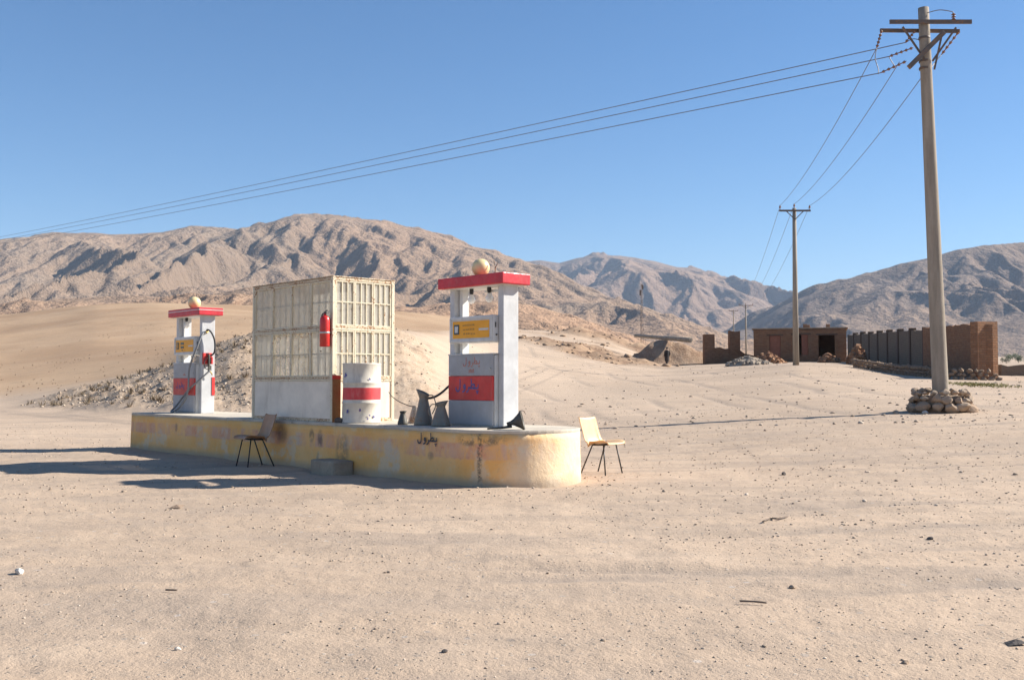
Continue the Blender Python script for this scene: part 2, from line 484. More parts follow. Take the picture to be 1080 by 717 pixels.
M['white_stone'] = stone_mat('pale_stone', (0.50, 0.44, 0.37), (0.68, 0.62, 0.54), 9.0)
M['dark_stone'] = stone_mat('dark_stone', (0.10, 0.085, 0.075), (0.17, 0.145, 0.125), 9.0)

def mountain_mat(name, pale, dark, grey, s):
    k = NT(name)
    v = k.co()
    n = k.noise(v, 0.0011 * s, 6, 0.6, 0.4)
    n2 = k.noise(v, 0.006 * s, 6, 0.68)
    n3 = k.noise(v, 0.03 * s, 5, 0.7)
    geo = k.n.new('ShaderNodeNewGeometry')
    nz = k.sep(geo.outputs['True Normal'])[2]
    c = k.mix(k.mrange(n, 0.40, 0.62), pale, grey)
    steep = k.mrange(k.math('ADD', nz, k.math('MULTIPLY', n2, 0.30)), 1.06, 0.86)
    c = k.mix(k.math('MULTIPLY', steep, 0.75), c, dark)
    c = k.mix(k.math('MULTIPLY', k.mrange(n2, 0.54, 0.68), 0.5), c, dark)
    c = k.mix(k.math('MULTIPLY', k.mrange(n3, 0.5, 0.72), 0.30), c, tuple(x * 0.6 for x in grey))
    hh = k.math('ADD', k.math('MULTIPLY', n2, 1.0), k.math('MULTIPLY', n3, 0.35))
    return k.done(c, 1.0, 0, k.bump(hh, 0.8, 40.0 / s), spec=0.0)
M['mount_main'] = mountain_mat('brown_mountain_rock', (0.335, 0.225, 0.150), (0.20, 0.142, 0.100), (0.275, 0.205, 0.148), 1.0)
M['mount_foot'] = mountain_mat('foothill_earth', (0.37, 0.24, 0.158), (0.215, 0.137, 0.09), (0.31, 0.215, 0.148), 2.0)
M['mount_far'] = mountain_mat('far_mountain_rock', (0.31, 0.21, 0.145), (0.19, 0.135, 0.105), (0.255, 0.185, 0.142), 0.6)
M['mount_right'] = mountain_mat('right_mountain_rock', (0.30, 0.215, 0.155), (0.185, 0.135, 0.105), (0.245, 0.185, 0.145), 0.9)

# --- platform paint
k = NT('platform_yellow_paint')
v = k.co(); S = k.sep(v)
n1 = k.noise(v, 1.3, 6, 0.65); n2 = k.noise(v, 5.0, 6, 0.7); n3 = k.noise(k.co((1, 1, 0.35)), 3.2, 6, 0.7, 0.5); n4 = k.noise(v, 22, 4, 0.7)
yel = k.mix(k.mrange(n1, 0.32, 0.68), (0.90, 0.465, 0.135), (0.90, 0.55, 0.23))
yel = k.mix(k.math('MULTIPLY', k.mrange(n2, 0.52, 0.72), 0.55), yel, (0.78, 0.62, 0.40))
zw = k.math('ADD', S[2], k.math('MULTIPLY', k.math('SUBTRACT', n2, 0.5), 0.07))
band = k.math('MULTIPLY', k.mrange(zw, 0.335, 0.365), k.mrange(zw, 0.575, 0.535))
band = k.math('MULTIPLY', band, k.mrange(n3, 0.38, 0.60))
c = k.mix(k.math('MULTIPLY', band, 0.78), yel, k.mix(k.mrange(n2, 0.45, 0.75), (0.72, 0.42, 0.30), (0.70, 0.20, 0.12)))
wh = k.math('MULTIPLY', k.mrange(k.noise(v, 2.1, 5, 0.6), 0.55, 0.63), k.mrange(zw, 0.62, 0.50))
c = k.mix(k.math('MULTIPLY', wh, 0.55), c, (0.74, 0.61, 0.44))
for (x, z, rx, rz, a) in ((9.0, 0.26, 0.22, 0.24, 0.75), (8.6, 0.45, 0.5, 0.10, 0.5), (6.35, 0.42, 0.28, 0.10, 0.7), (3.2, 0.28, 0.35, 0.2, 0.55), (1.35, 0.3, 0.25, 0.2, 0.5)):
    b = k.math('MULTIPLY', k.blob(S, x, z, rx, rz, 0.3), k.mrange(n2, 0.35, 0.6))
    c = k.mix(k.math('MULTIPLY', b, a), c, (0.70, 0.57, 0.42))
for (x, z, rx, rz, a) in ((6.85, 0.52, 0.09, 0.13, 0.7), (7.10, 0.48, 0.10, 0.17, 0.75), (7.05, 0.20, 0.05, 0.10, 0.4), (7.72, 0.32, 0.22, 0.34, 0.55), (5.95, 0.52, 0.22, 0.2, 0.5), (9.85, 0.36, 0.08, 0.07, 0.45), (2.1, 0.5, 0.08, 0.1, 0.5)):
    b = k.math('MULTIPLY', k.blob(S, x, z, rx, rz, 0.05), k.mrange(n2, 0.32, 0.55))
    c = k.mix(k.math('MULTIPLY', b, a), c, (0.13, 0.115, 0.10))
# seeping crack at the rounded end
cx = k.math('ADD', S[0], k.math('MULTIPLY', k.math('SUBTRACT', n3, 0.5), 0.12))
ck = k.math('MULTIPLY', k.mrange(k.math('ABSOLUTE', k.math('SUBTRACT', cx, 10.80)), 0.05, 0.008), k.mrange(S[1], 0.5, 0.3))
ck = k.math('MULTIPLY', ck, k.mrange(n4, 0.38, 0.60))
c = k.mix(k.math('MULTIPLY', ck, 0.8), c, (0.11, 0.085, 0.06))
st = k.math('MULTIPLY', k.blob(S, 10.75, 0.60, 0.42, 0.10, 0.2), k.mrange(k.noise(v, 7, 5, 0.7), 0.42, 0.60))
c = k.mix(k.math('MULTIPLY', st, 0.75), c, (0.16, 0.12, 0.085))
end_glare = k.math('MULTIPLY', k.mrange(S[0], 10.95, 11.25), k.mrange(n1, 0.25, 0.55))  # painted-in sun glare: whitens the faded paint at the sunlit rounded end
c = k.mix(k.math('MULTIPLY', end_glare, 0.6), c, (0.78, 0.68, 0.52))
# dust splash at the foot and worn lip
c = k.mix(k.math('MULTIPLY', k.mrange(zw, 0.16, 0.02), 0.75), c, (0.42, 0.335, 0.25))
c = k.mix(k.math('MULTIPLY', k.mrange(zw, 0.665, 0.70), 0.6), c, (0.52, 0.46, 0.38))
c = k.mix(k.math('MULTIPLY', k.mrange(n4, 0.56, 0.75), 0.35), c, (0.40, 0.31, 0.21))
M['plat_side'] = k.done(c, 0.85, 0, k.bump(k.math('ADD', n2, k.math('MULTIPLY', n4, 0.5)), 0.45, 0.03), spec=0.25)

k = NT('platform_cement_top')
v = k.co(); n = k.noise(v, 1.6, 6, 0.65); n2 = k.noise(v, 12, 5, 0.7)
c = k.mix(k.mrange(n, 0.3, 0.7), (0.46, 0.40, 0.32), (0.62, 0.55, 0.44))
c = k.mix(k.math('MULTIPLY', k.mrange(k.noise(v, 3.1, 5, 0.7), 0.56, 0.70), 0.6), c, (0.20, 0.17, 0.14))
c = k.mix(k.math('MULTIPLY', k.mrange(n2, 0.5, 0.8), 0.4), c, (0.36, 0.30, 0.23))
M['plat_top'] = k.done(c, 0.9, 0, k.bump(n2, 0.4, 0.02), spec=0.2)
M['block'] = stone_mat('grey_concrete_block', (0.30, 0.24, 0.18), (0.42, 0.34, 0.25), 4.0)

# --- painted metal
M['grey_paint'] = painted('pump_grey_paint', (0.37, 0.37, 0.375), (0.34, 0.29, 0.23), 0.45, 0.42)
M['column_paint'] = painted('pump_column_paint', (0.52, 0.52, 0.515), (0.34, 0.29, 0.23), 0.40, 0.42)
M['white_paint'] = painted('pump_white_paint', (0.64, 0.63, 0.60), (0.40, 0.34, 0.27), 0.45, 0.42)
M['red_paint'] = painted('pump_red_paint', (0.62, 0.035, 0.03), (0.50, 0.16, 0.12), 0.35, 0.42, fade=0.18)
M['canopy_red'] = painted('canopy_red_paint', (0.56, 0.022, 0.035), (0.45, 0.15, 0.12), 0.35, 0.40, fade=0.18)
M['orange'] = painted('display_orange', (0.95, 0.40, 0.008), (0.85, 0.38, 0.04), 0.35, 0.4)
M['orange_print'] = flat('display_faded_print', (0.50, 0.24, 0.03), 0.5)
M['display_dark'] = flat('display_dark_glass', (0.025, 0.025, 0.028), 0.15)
M['blue_ink'] = painted('blue_brush_paint', (0.10, 0.11, 0.30), (0.40, 0.08, 0.10), 0.8, 0.6, scale=14)
M['red_ink'] = painted('faded_red_brush_paint', (0.50, 0.20, 0.15), (0.50, 0.46, 0.44), 0.9, 0.6, scale=14)
M['black_ink'] = painted('grey_brush_paint', (0.075, 0.075, 0.085), (0.30, 0.22, 0.12), 0.5, 0.7, scale=10)
M['globe'] = painted('cream_globe_plastic', (0.78, 0.62, 0.32), (0.45, 0.33, 0.18), 0.35, 0.35, scale=6)
M['kiosk_frame'] = painted('kiosk_cream_paint', (0.70, 0.62, 0.45), (0.46, 0.33, 0.19), 0.55, 0.5, rust=0.22, scale=4.0, bump=0.1)
M['kiosk_rusty'] = painted('kiosk_rusted_rail', (0.66, 0.55, 0.38), (0.38, 0.21, 0.10), 0.75, 0.6, rust=0.6, scale=4.0, bump=0.12)
M['kiosk_panel'] = painted('kiosk_white_panel', (0.80, 0.71, 0.58), (0.46, 0.38, 0.29), 0.5, 0.5, rust=0.0, scale=1.6)
M['drum_white'] = painted('drum_white_paint', (0.66, 0.60, 0.50), (0.38, 0.32, 0.26), 0.6, 0.5, rust=0.0, scale=4.0, bump=0.12)
M['drum_red'] = painted('drum_red_band', (0.66, 0.055, 0.06), (0.62, 0.30, 0.27), 0.5, 0.5, scale=6.0)
M['extinguisher'] = painted('extinguisher_red_paint', (0.60, 0.03, 0.025), (0.40, 0.12, 0.08), 0.3, 0.3)
M['tin'] = painted('weathered_tin', (0.235, 0.21, 0.17), (0.27, 0.20, 0.13), 0.6, 0.5, rust=0.15, scale=9, metal=0.25)
M['dark_tin'] = painted('sooty_tin', (0.085, 0.078, 0.065), (0.16, 0.12, 0.08), 0.5, 0.5, scale=9, metal=0.25)
M['rusty_tin'] = painted('rusty_pale_tin', (0.50, 0.44, 0.36), (0.30, 0.15, 0.08), 0.8, 0.6, rust=0.7, scale=8)
M['rubber'] = flat('black_rubber', (0.022, 0.022, 0.024), 0.55)
M['black_metal'] = flat('black_enamel_metal', (0.025, 0.023, 0.022), 0.45)
M['grey_hose'] = flat('dusty_grey_hose', (0.20, 0.20, 0.20), 0.6)
M['brass'] = flat('worn_brass', (0.45, 0.30, 0.10), 0.4, 0.6)
M['chair_brown'] = painted('brown_moulded_plastic', (0.42, 0.205, 0.085), (0.40, 0.28, 0.18), 0.5, 0.4, scale=5)
M['chair_cream'] = painted('tan_moulded_plastic', (0.62, 0.40, 0.20), (0.50, 0.36, 0.22), 0.45, 0.38, scale=5)
M['rust_board'] = painted('rust_brown_board', (0.33, 0.15, 0.055), (0.18, 0.08, 0.03), 0.7, 0.7, rust=0.6, scale=5)
M['silver'] = flat('bare_steel', (0.45, 0.44, 0.42), 0.4, 0.7)
k = NT('lamp_glass'); M['bulb'] = k.done((0.80, 0.78, 0.72), 0.15)
# dusty glass: part see-through, part pale dust film
def dusty_glass(name, clear):
    k = NT(name)
    v = k.co()
    n = k.noise(v, 2.2, 6, 0.65); n2 = k.noise(k.co((1, 1, 0.15)), 9, 5, 0.6)
    c = k.mix(k.mrange(n, 0.3, 0.7), (0.70, 0.67, 0.59), (0.82, 0.79, 0.70))
    tr = k.n.new('ShaderNodeBsdfTransparent'); tl = k.n.new('ShaderNodeBsdfTranslucent')
    k.l.new(c, tl.inputs[0])
    k.put(k.b.inputs['Base Color'], c); k.b.inputs['Roughness'].default_value = 0.35
    m1 = k.n.new('ShaderNodeMixShader'); m1.inputs[0].default_value = 0.5
    k.l.new(k.b.outputs[0], m1.inputs[1]); k.l.new(tl.outputs[0], m1.inputs[2])
    m2 = k.n.new('ShaderNodeMixShader')
    k.l.new(k.mrange(k.math('ADD', k.math('MULTIPLY', n, 0.6), k.math('MULTIPLY', n2, 0.4)), 0.3, 0.7, clear + 0.15, max(0.0, clear - 0.15)), m2.inputs[0])
    k.l.new(m1.outputs[0], m2.inputs[1]); k.l.new(tr.outputs[0], m2.inputs[2])
    out = k.n['Material Output']; k.l.new(m2.outputs[0], out.inputs[0])
    return k.m
M['glass_dirty'] = dusty_glass('dusty_window_glass', 0.42)
M['glass_clear'] = dusty_glass('wiped_window_glass', 0.72)

# --- poles and wires
k = NT('pole_concrete')
v = k.co(); n = k.noise(k.co((1, 1, 0.12)), 6, 6, 0.65); n2 = k.noise(v, 14, 5, 0.7)
c = k.mix(k.mrange(n, 0.3, 0.7), (0.26, 0.22, 0.172), (0.37, 0.315, 0.25))
c = k.mix(k.math('MULTIPLY', k.mrange(n2, 0.5, 0.75), 0.4), c, (0.22, 0.185, 0.15))
M['pole'] = k.done(c, 0.9, 0, k.bump(n2, 0.35, 0.02), spec=0.2)
M['galv'] = painted('weathered_steel_arm', (0.12, 0.10, 0.085), (0.20, 0.12, 0.07), 0.6, 0.6, rust=0.3, scale=5)
M['insulator'] = flat('brown_ceramic', (0.23, 0.11, 0.055), 0.25)
M['wire'] = flat('aluminium_wire', (0.16, 0.145, 0.135), 0.5, 0.4)

# --- brick
def brick_mat(name, c1, c2, mortar, s=1.0, bumpd=0.04):
    k = NT(name)
    uv = k.co(kind='UV')
    warp = k.noise(k.co(), 1.4, 4, 0.6, out=1)
    vec = k.n.new('ShaderNodeVectorMath'); vec.operation = 'MULTIPLY_ADD'
    k.l.new(warp, vec.inputs[0]); vec.inputs[1].default_value = (0.06, 0.06, 0.0); k.l.new(uv, vec.inputs[2])
    b = k.n.new('ShaderNodeTexBrick'); k.l.new(vec.outputs[0], b.inputs['Vector'])
    b.inputs['Color1'].default_value = c1 + (1,); b.inputs['Color2'].default_value = c2 + (1,); b.inputs['Mortar'].default_value = mortar + (1,)
    b.inputs['Scale'].default_value = s; b.inputs['Brick Width'].default_value = 0.30; b.inputs['Row Height'].default_value = 0.115
    b.inputs['Mortar Size'].default_value = 0.014; b.inputs['Mortar Smooth'].default_value = 0.4; b.inputs['Bias'].default_value = -0.1
    n = k.noise(k.co(), 0.9, 6, 0.7); n2 = k.noise(k.co(), 7, 5, 0.7)
    c = k.mix(k.math('MULTIPLY', k.mrange(n, 0.42, 0.68), 0.55), b.outputs[0], mortar)
    c = k.mix(k.math('MULTIPLY', k.mrange(n2, 0.5, 0.75), 0.5), c, tuple(x * 0.5 for x in c1))
    h = k.math('ADD', k.math('MULTIPLY', b.outputs[1], -1.0), k.math('MULTIPLY', n2, 0.6))
    return k.done(c, 0.95, 0, k.bump(h, 0.9, bumpd), spec=0.1)
M['brick'] = brick_mat('mud_brick', (0.27, 0.135, 0.075), (0.36, 0.19, 0.105), (0.23, 0.15, 0.10))
M['brick_grey'] = brick_mat('grey_cement_wall', (0.185, 0.145, 0.11), (0.21, 0.165, 0.125), (0.215, 0.17, 0.13))
M['brick_shade'] = brick_mat('shade_toned_pier', (0.12, 0.085, 0.065), (0.15, 0.105, 0.075), (0.14, 0.105, 0.08))  # pier colour darkened to stand for the shaded strips between panels
M['brick_solid'] = stone_mat('loose_brick', (0.27, 0.135, 0.075), (0.40, 0.235, 0.135), 1.5)
M['plinth'] = stone_mat('plinth_rubble', (0.21, 0.145, 0.10), (0.37, 0.265, 0.18), 1.6)
M['door_wood'] = painted('red_brown_door', (0.27, 0.095, 0.05), (0.14, 0.06, 0.03), 0.6, 0.6)
M['dark_inside'] = flat('unlit_room_plaster', (0.12, 0.085, 0.06), 0.95)
M['lintel'] = flat('timber_lintel', (0.11, 0.07, 0.045), 0.85)
M['grass'] = flat('dry_green_grass', (0.26, 0.23, 0.08), 0.8, var=0.35, scale=3)
M['scrub'] = flat('dry_scrub_twigs', (0.20, 0.15, 0.095), 0.9, var=0.35, scale=2)
M['leaf'] = flat('dusty_green_leaf', (0.085, 0.10, 0.045), 0.8, var=0.35, scale=1)
M['bark'] = flat('grey_bark', (0.16, 0.12, 0.09), 0.9)
M['cloth'] = flat('dark_brown_cloth', (0.045, 0.032, 0.026), 0.9)
M['skin'] = flat('tan_skin', (0.28, 0.16, 0.10), 0.6)
M['hair'] = flat('black_hair', (0.012, 0.010, 0.009), 0.6)
M['vest'] = flat('black_waistcoat', (0.025, 0.022, 0.022), 0.9)

# ------------------------------------------------------------------ ground sheet
def build_ground():
    azf = np.radians(np.linspace(-31, 31, 660))
    azc = np.radians(np.concatenate([np.linspace(-180, -60, 16)[:-1], np.linspace(-60, -31, 24)[:-1]]))
    az = np.concatenate([azc, azf, -azc[::-1]])
    az = az[:-1]                                       # -180 and 180 are the same spoke
    r = np.concatenate([[0.4, 1.0, 1.8, 2.6, 3.2], np.exp(np.linspace(math.log(3.6), math.log(320), 450)), np.exp(np.linspace(math.log(320), math.log(9300), 70))[1:]])
    A, Rr = np.meshgrid(az, r)
    X = Rr * np.sin(A); Y = Rr * np.cos(A)
    Z = ground_z(X.ravel(), Y.ravel())
    V = np.stack([X.ravel(), Y.ravel(), Z], 1)
    na, nr = len(az), len(r)
    i, j = np.meshgrid(np.arange(nr - 1), np.arange(na), indexing='ij')
    j2 = (j + 1) % na
    F = np.stack([i * na + j, (i + 1) * na + j, (i + 1) * na + j2, i * na + j2], -1).reshape(-1, 4)
    F = F[:, ::-1]
    me = fast_mesh('ground', V, F)
    c = np.array([[0, 0, float(Z[:na].mean())]])
    o = link('ground', me, M['ground'], None, True)
    rub, rub2, hill, road = ground_masks(X.ravel(), Y.ravel())
    for nm, a in (('rubble', rub), ('crest', rub2), ('hill', hill), ('road', road), ('track', ground_tracks(X.ravel(), Y.ravel())[0])):
        at = me.attributes.new(nm, 'FLOAT', 'POINT'); at.data.foreach_set('value', a.astype(np.float32))
    bm = bmesh.new(); bm.from_mesh(me); bm.verts.ensure_lookup_table()
    ring0 = [bm.verts[j] for j in range(na)]
    vc = bm.verts.new((0, 0, float(Z[:na].mean())))
    for j in range(na):
        try: bm.faces.new((ring0[j], ring0[(j + 1) % na], vc)).smooth = True
        except ValueError: pass
    bmesh.ops.recalc_face_normals(bm, faces=bm.faces[:])
    bm.to_mesh(me); bm.free()
    return structure(o, 'pale sandy gravel ground rising to a smooth brown hill')
build_ground()

# ------------------------------------------------------------------ mountains
def erosion_cell(px, py, dx, dy, seed):
    ix = np.floor(px); iy = np.floor(py); fx = px - ix; fy = py - iy
    s0 = np.zeros_like(px); sx = np.zeros_like(px); sy = np.zeros_like(px); wt = np.zeros_like(px)
    f = 2 * math.pi
    for i in (-2, -1, 0, 1):
        for j in (-2, -1, 0, 1):
            hx = _hash(ix - i, iy - j, seed) * 0.5; hy = _hash(ix - i, iy - j, seed + 91) * 0.5
            qx = fx + i - hx; qy = fy + j - hy
            w = np.exp(-(qx * qx + qy * qy) * 2.0)
            wt += w
            mag = (qx * dx + qy * dy) * f
            s0 += np.cos(mag) * w; sn = -np.sin(mag) * w
            sx += sn * dx; sy += sn * dy
    return s0 / wt, sx / wt, sy / wt

def mountain(name, label, Yc, prof, x0, x1, near, far, mat, cell, amp, seed, nx=460, ny=170, power=1.15, spur=420.0, base_slope=0.024, octs=5):
    px = np.array([p[0] for p in prof], float); py = np.array([p[1] for p in prof], float)
    Xs = np.linspace((x0 - 540) / 1100 * Yc, (x1 - 540) / 1100 * Yc, nx)
    Ys = np.linspace(Yc - near, Yc + far, ny)
    X, Y = np.meshgrid(Xs, Ys)
    wig = near * 0.22 * fbm(X / (near * 0.9), X * 0 + 3.3, seed, 3)
    yc = Yc + wig
    base = base_slope * Y
    ppx = 540 + 1100 * X / yc
    H = EYE + (404 - np.interp(ppx, px, py)) / 1100 * yc - base_slope * yc
    H = np.maximum(H, 0)
    t = np.where(Y < yc, (yc - Y) / np.maximum(yc - (Yc - near), 1), (Y - yc) / np.maximum(Yc + far - yc, 1))
    t = np.clip(t, 0, 1)
    shp = np.where(Y < yc, (1 - t) ** power, 1 - t * t)
    edge = np.clip(4 * t * (1 - t), 0, 1)
    h = H * shp
    # long spurs that come down from the crest, with saddles between them
    wx = X + near * 0.22 * fbm(X / (near * .5), Y / (near * .5), seed + 8, 3)
    sp = 1 - 2.2 * np.abs(fbm(wx / spur, Y / (near * 1.3), seed + 5, 2))
    sp2 = 1 - 2.2 * np.abs(fbm(wx / (spur * .37) + 9, Y / (near * .55), seed + 6, 2))
    h = h + H * edge * (0.29 * (sp - 0.5) + 0.13 * (sp2 - 0.5))
    # gullies that run down the slope and branch
    gx = np.gradient(h, Xs, axis=1); gy = np.gradient(h, Ys, axis=0)
    for _ in range(3):
        for ax_ in (0, 1):
            gx = (np.roll(gx, 1, ax_) + 2 * gx + np.roll(gx, -1, ax_)) / 4; gy = (np.roll(gy, 1, ax_) + 2 * gy + np.roll(gy, -1, ax_)) / 4
    gm = np.hypot(gx, gy) + 1e-6
    slope_n = gm / 0.38
    lim = np.minimum(slope_n, 1.0) / gm
    dx0 = gy * lim; dy0 = -gx * lim
    smask = smooth(0.15, 0.75, slope_n)
    a = amp; f = 1.0 / cell; eh = np.zeros_like(h); ex = np.zeros_like(h); ey = np.zeros_like(h)
    for o in range(octs):
        e0, e1, e2 = erosion_cell(X * f + seed, Y * f, dx0 + ey * 0.9, dy0 - ex * 0.9, seed + o * 7)
        eh += e0 * a; ex += e1 * (a / amp) * 0.8; ey += e2 * (a / amp) * 0.8
        a *= 0.52; f *= 1.9
    fade = smooth(0.0, 0.10, t) * smooth(1.0, 0.8, t)
    h = h + (eh * smask - amp * 0.25) * (0.03 + 0.97 * fade) * np.clip(H / (H.max() * 0.35), 0, 1)
    h = h + 0.10 * amp * (.3 + .7 * fade) * fbm(X / (cell * 0.25), Y / (cell * 0.25), seed + 3, 4)
    Z = base + h - 6.0 * smooth(0.92, 1.0, t) - 3.0
    V = np.stack([X.ravel(), Y.ravel(), Z.ravel()], 1)
    i, j = np.meshgrid(np.arange(ny - 1), np.arange(nx - 1), indexing='ij')
    F = np.stack([i * nx + j, i * nx + j + 1, (i + 1) * nx + j + 1, (i + 1) * nx + j], -1).reshape(-1, 4)
    return structure(link(name, fast_mesh(name, V, F), mat, None, True), label)

mountain('mountain_range', 'eroded brown mountain range behind the fuel pumps', 3000,
         [(-700, 262), (-300, 256), (-100, 252), (0, 252), (30, 249), (60, 247), (100, 246), (140, 245), (170, 243), (200, 236), (235, 238), (250, 240), (280, 234), (300, 229), (320, 225), (345, 226), (370, 229), (395, 232), (420, 238), (445, 242), (470, 250), (490, 257), (520, 265), (550, 273), (575, 281), (600, 293), (640, 313), (680, 330), (720, 345), (760, 356), (800, 372), (840, 382)],
         -700, 840, 1500, 900, M['mount_main'], 130.0, 14.0, 3, nx=760, ny=260, spur=520.0)
mountain('foothill_range', 'low brown foothills below the main mountain range', 1150,
         [(-700, 318), (-300, 316), (0, 322), (60, 312), (140, 308), (200, 312), (260, 300), (340, 300), (400, 318), (440, 322), (470, 318), (520, 314), (560, 318), (600, 330), (640, 345), (680, 356), (720, 368), (760, 382)],
         -700, 760, 550, 330, M['mount_foot'], 60.0, 5.0, 23, nx=560, ny=150, spur=170.0)
mountain('far_mountain_range', 'hazy distant mountain range in the valley gap', 6500,
         [(380, 300), (480, 285), (540, 276), (570, 273), (590, 276), (610, 271), (640, 268), (660, 269), (690, 274), (715, 281), (735, 283), (755, 289), (775, 296), (800, 303), (830, 311), (870, 330), (920, 345), (1000, 360)],
         380, 1000, 2600, 1500, M['mount_far'], 300.0, 26.0, 43, nx=400, ny=180, spur=900.0)
mountain('right_mountain_range', 'purple brown mountain range behind the brick compound', 3600,
         [(740, 380), (765, 354), (790, 346), (820, 328), (850, 315), (880, 301), (905, 292), (930, 285), (960, 275), (985, 270), (1010, 262), (1040, 257), (1080, 254), (1150, 250), (1250, 246), (1400, 255), (1700, 280)],
         740, 1700, 1500, 900, M['mount_right'], 170.0, 16.0, 63, nx=520, ny=240, spur=560.0)

# ------------------------------------------------------------------ loose stones
_t = (1 + 5 ** 0.5) / 2
ICO_V = np.array([(-1, _t, 0), (1, _t, 0), (-1, -_t, 0), (1, -_t, 0), (0, -1, _t), (0, 1, _t), (0, -1, -_t), (0, 1, -_t), (_t, 0, -1), (_t, 0, 1), (-_t, 0, -1), (-_t, 0, 1)], float)
ICO_V /= np.linalg.norm(ICO_V[0])
ICO_F = np.array([(0, 11, 5), (0, 5, 1), (0, 1, 7), (0, 7, 10), (0, 10, 11), (1, 5, 9), (5, 11, 4), (11, 10, 2), (10, 7, 6), (7, 1, 8), (3, 9, 4), (3, 4, 2), (3, 2, 6), (3, 6, 8), (3, 8, 9), (4, 9, 5), (2, 4, 11), (6, 2, 10), (8, 6, 7), (9, 8, 1)])

def scatter_stones(name, label, X, Y, S, mat, Z=None, flat_=0.65, sink=0.25):
    n = len(X)
    Z = ground_z(X, Y) if Z is None else Z
    V = ICO_V[None] * (1 + 0.32 * (rng.random((n, 12, 1)) - 0.5) * 2)
    sc = np.stack([0.75 + 0.6 * rng.random(n), 0.75 + 0.6 * rng.random(n), flat_ * (0.7 + 0.6 * rng.random(n))], 1)
    V = V * sc[:, None, :] * S[:, None, None]
    th = rng.random(n) * 6.283
    c, s = np.cos(th)[:, None], np.sin(th)[:, None]
    x = V[..., 0] * c - V[..., 1] * s; y = V[..., 0] * s + V[..., 1] * c
    V = np.stack([x + X[:, None], y + Y[:, None], V[..., 2] + (Z + S * flat_ * (1 - 2 * sink) * 0.5)[:, None]], -1)
    F = (ICO_F[None] + (np.arange(n) * 12)[:, None, None]).reshape(-1, 3)
    o = link(name, fast_mesh(name, V.reshape(-1, 3), F), mat)
    at_ = o.data.attributes.new('tone', 'FLOAT', 'POINT'); at_.data.foreach_set('value', np.repeat(rng.random(n), 12).astype(np.float32))
    o['kind'] = 'stuff'
    o['label'] = label
    return o

def in_frame_points(n, d0, d1, pxa=-120, pxb=1200, p=1.0):
    d = np.exp(np.log(d0) + (np.log(d1) - np.log(d0)) * rng.random(n) ** p)
    px = pxa + (pxb - pxa) * rng.random(n)
    return (px - 540) / 1100 * d, d
X, Y = in_frame_points(15000, 3.6, 32, p=0.7)
S = 0.0030 + 0.0085 * rng.random(len(X)) ** 3 + (rng.random(len(X)) < 0.02) * 0.010 * rng.random(len(X))
S = S * np.clip(Y / 8, 0.8, 1.9)
keep = fbm(X * 0.5, Y * 0.7, 201, 3) + 0.35 * rng.random(len(X)) > -0.02
scatter_stones('gravel', 'small pebbles strewn over the sandy forecourt', X[keep], Y[keep], S[keep], M['pebble'])
# tumbled stones over the embankment
X, Y = in_frame_points(60000, 33, 62, 10, 475)
rub = ground_masks(X, Y)[0]
keep = rng.random(len(X)) < rub ** 1.5 * np.interp(540 + 1100 * X / Y, [0, 300, 380, 475], [.30, .32, .14, .08])
X = X[keep]; Y = Y[keep]
S = 0.012 + 0.060 * rng.random(len(X)) ** 6
scatter_stones('rubble', 'tumbled stones over the embankment behind the kiosk', X, Y, S, M['rubble'])
X, Y = in_frame_points(9000, 84, 170, 470, 740)
rub2 = ground_masks(X, Y)[1]
keep = rng.random(len(X)) < rub2 * 0.22
X = X[keep]; Y = Y[keep]
scatter_stones('ridge_rubble', 'brown rubble along the low ridge behind the ramp', X, Y, 0.04 + 0.30 * rng.random(len(X)) ** 6, M["ridge_stone"])
X, Y = in_frame_points(1900, 24, 95, 480, 1100)
S = 0.014 + 0.05 * rng.random(len(X)) ** 5
scatter_stones('scattered_stones', 'small stones scattered across the far forecourt', X, Y, S, M['pebble'])

def rock(name, size, mat, seed, parent=None, loc=(0, 0, 0), rot=0.0, sub=2, squash=(1, 1, .7), amp=.25):
    bm = bmesh.new(); bmesh.ops.create_icosphere(bm, subdivisions=sub, radius=1.0)
    r = np.array([v.co[:] for v in bm.verts])
    q = r * 1.6 + seed * 3.17
    d = vnoise(q[:, 0] + q[:, 2] * .7, q[:, 1] - q[:, 2] * .6, seed) + .5 * vnoise(q[:, 0] * 2.1 - q[:, 2], q[:, 1] * 2.1 + q[:, 2] * 1.7, seed + 5)
    # knock flat facets off like split stone
    rs = random.Random(seed)
    pl = [(Vector((rs.uniform(-1, 1), rs.uniform(-1, 1), rs.uniform(-1, 1))).normalized(), rs.uniform(.5, .82)) for _ in range(11)]
    for v, dd in zip(bm.verts, d):
        p = v.co * (1 + amp * 2 * dd)
        for nrm, off in pl:
            e = p.dot(nrm) - off
            if e > 0: p -= nrm * e * .9
        v.co = Vector((p.x * squash[0], p.y * squash[1], p.z * squash[2])) * size
    me = bpy.data.meshes.new(name); bm.to_mesh(me); bm.free()
    o = link(name, me, mat, parent)
    o.location = loc; o.rotation_euler = (0, 0, rot)
    return o

# ------------------------------------------------------------------ fuel platform frame
U = Vector((0.677, -0.736, 0)).normalized(); W = Vector((-U.y, U.x, 0))
P0 = Vector((-7.75, 21.3, 0))
HEAD = math.atan2(U.y, U.x)
PZ = -0.08                 # ground level at the platform
TOP = 0.65                 # platform top
def PW(s, w, z=TOP):
    p = P0 + U * s + W * w
    return Vector((p.x, p.y, z))

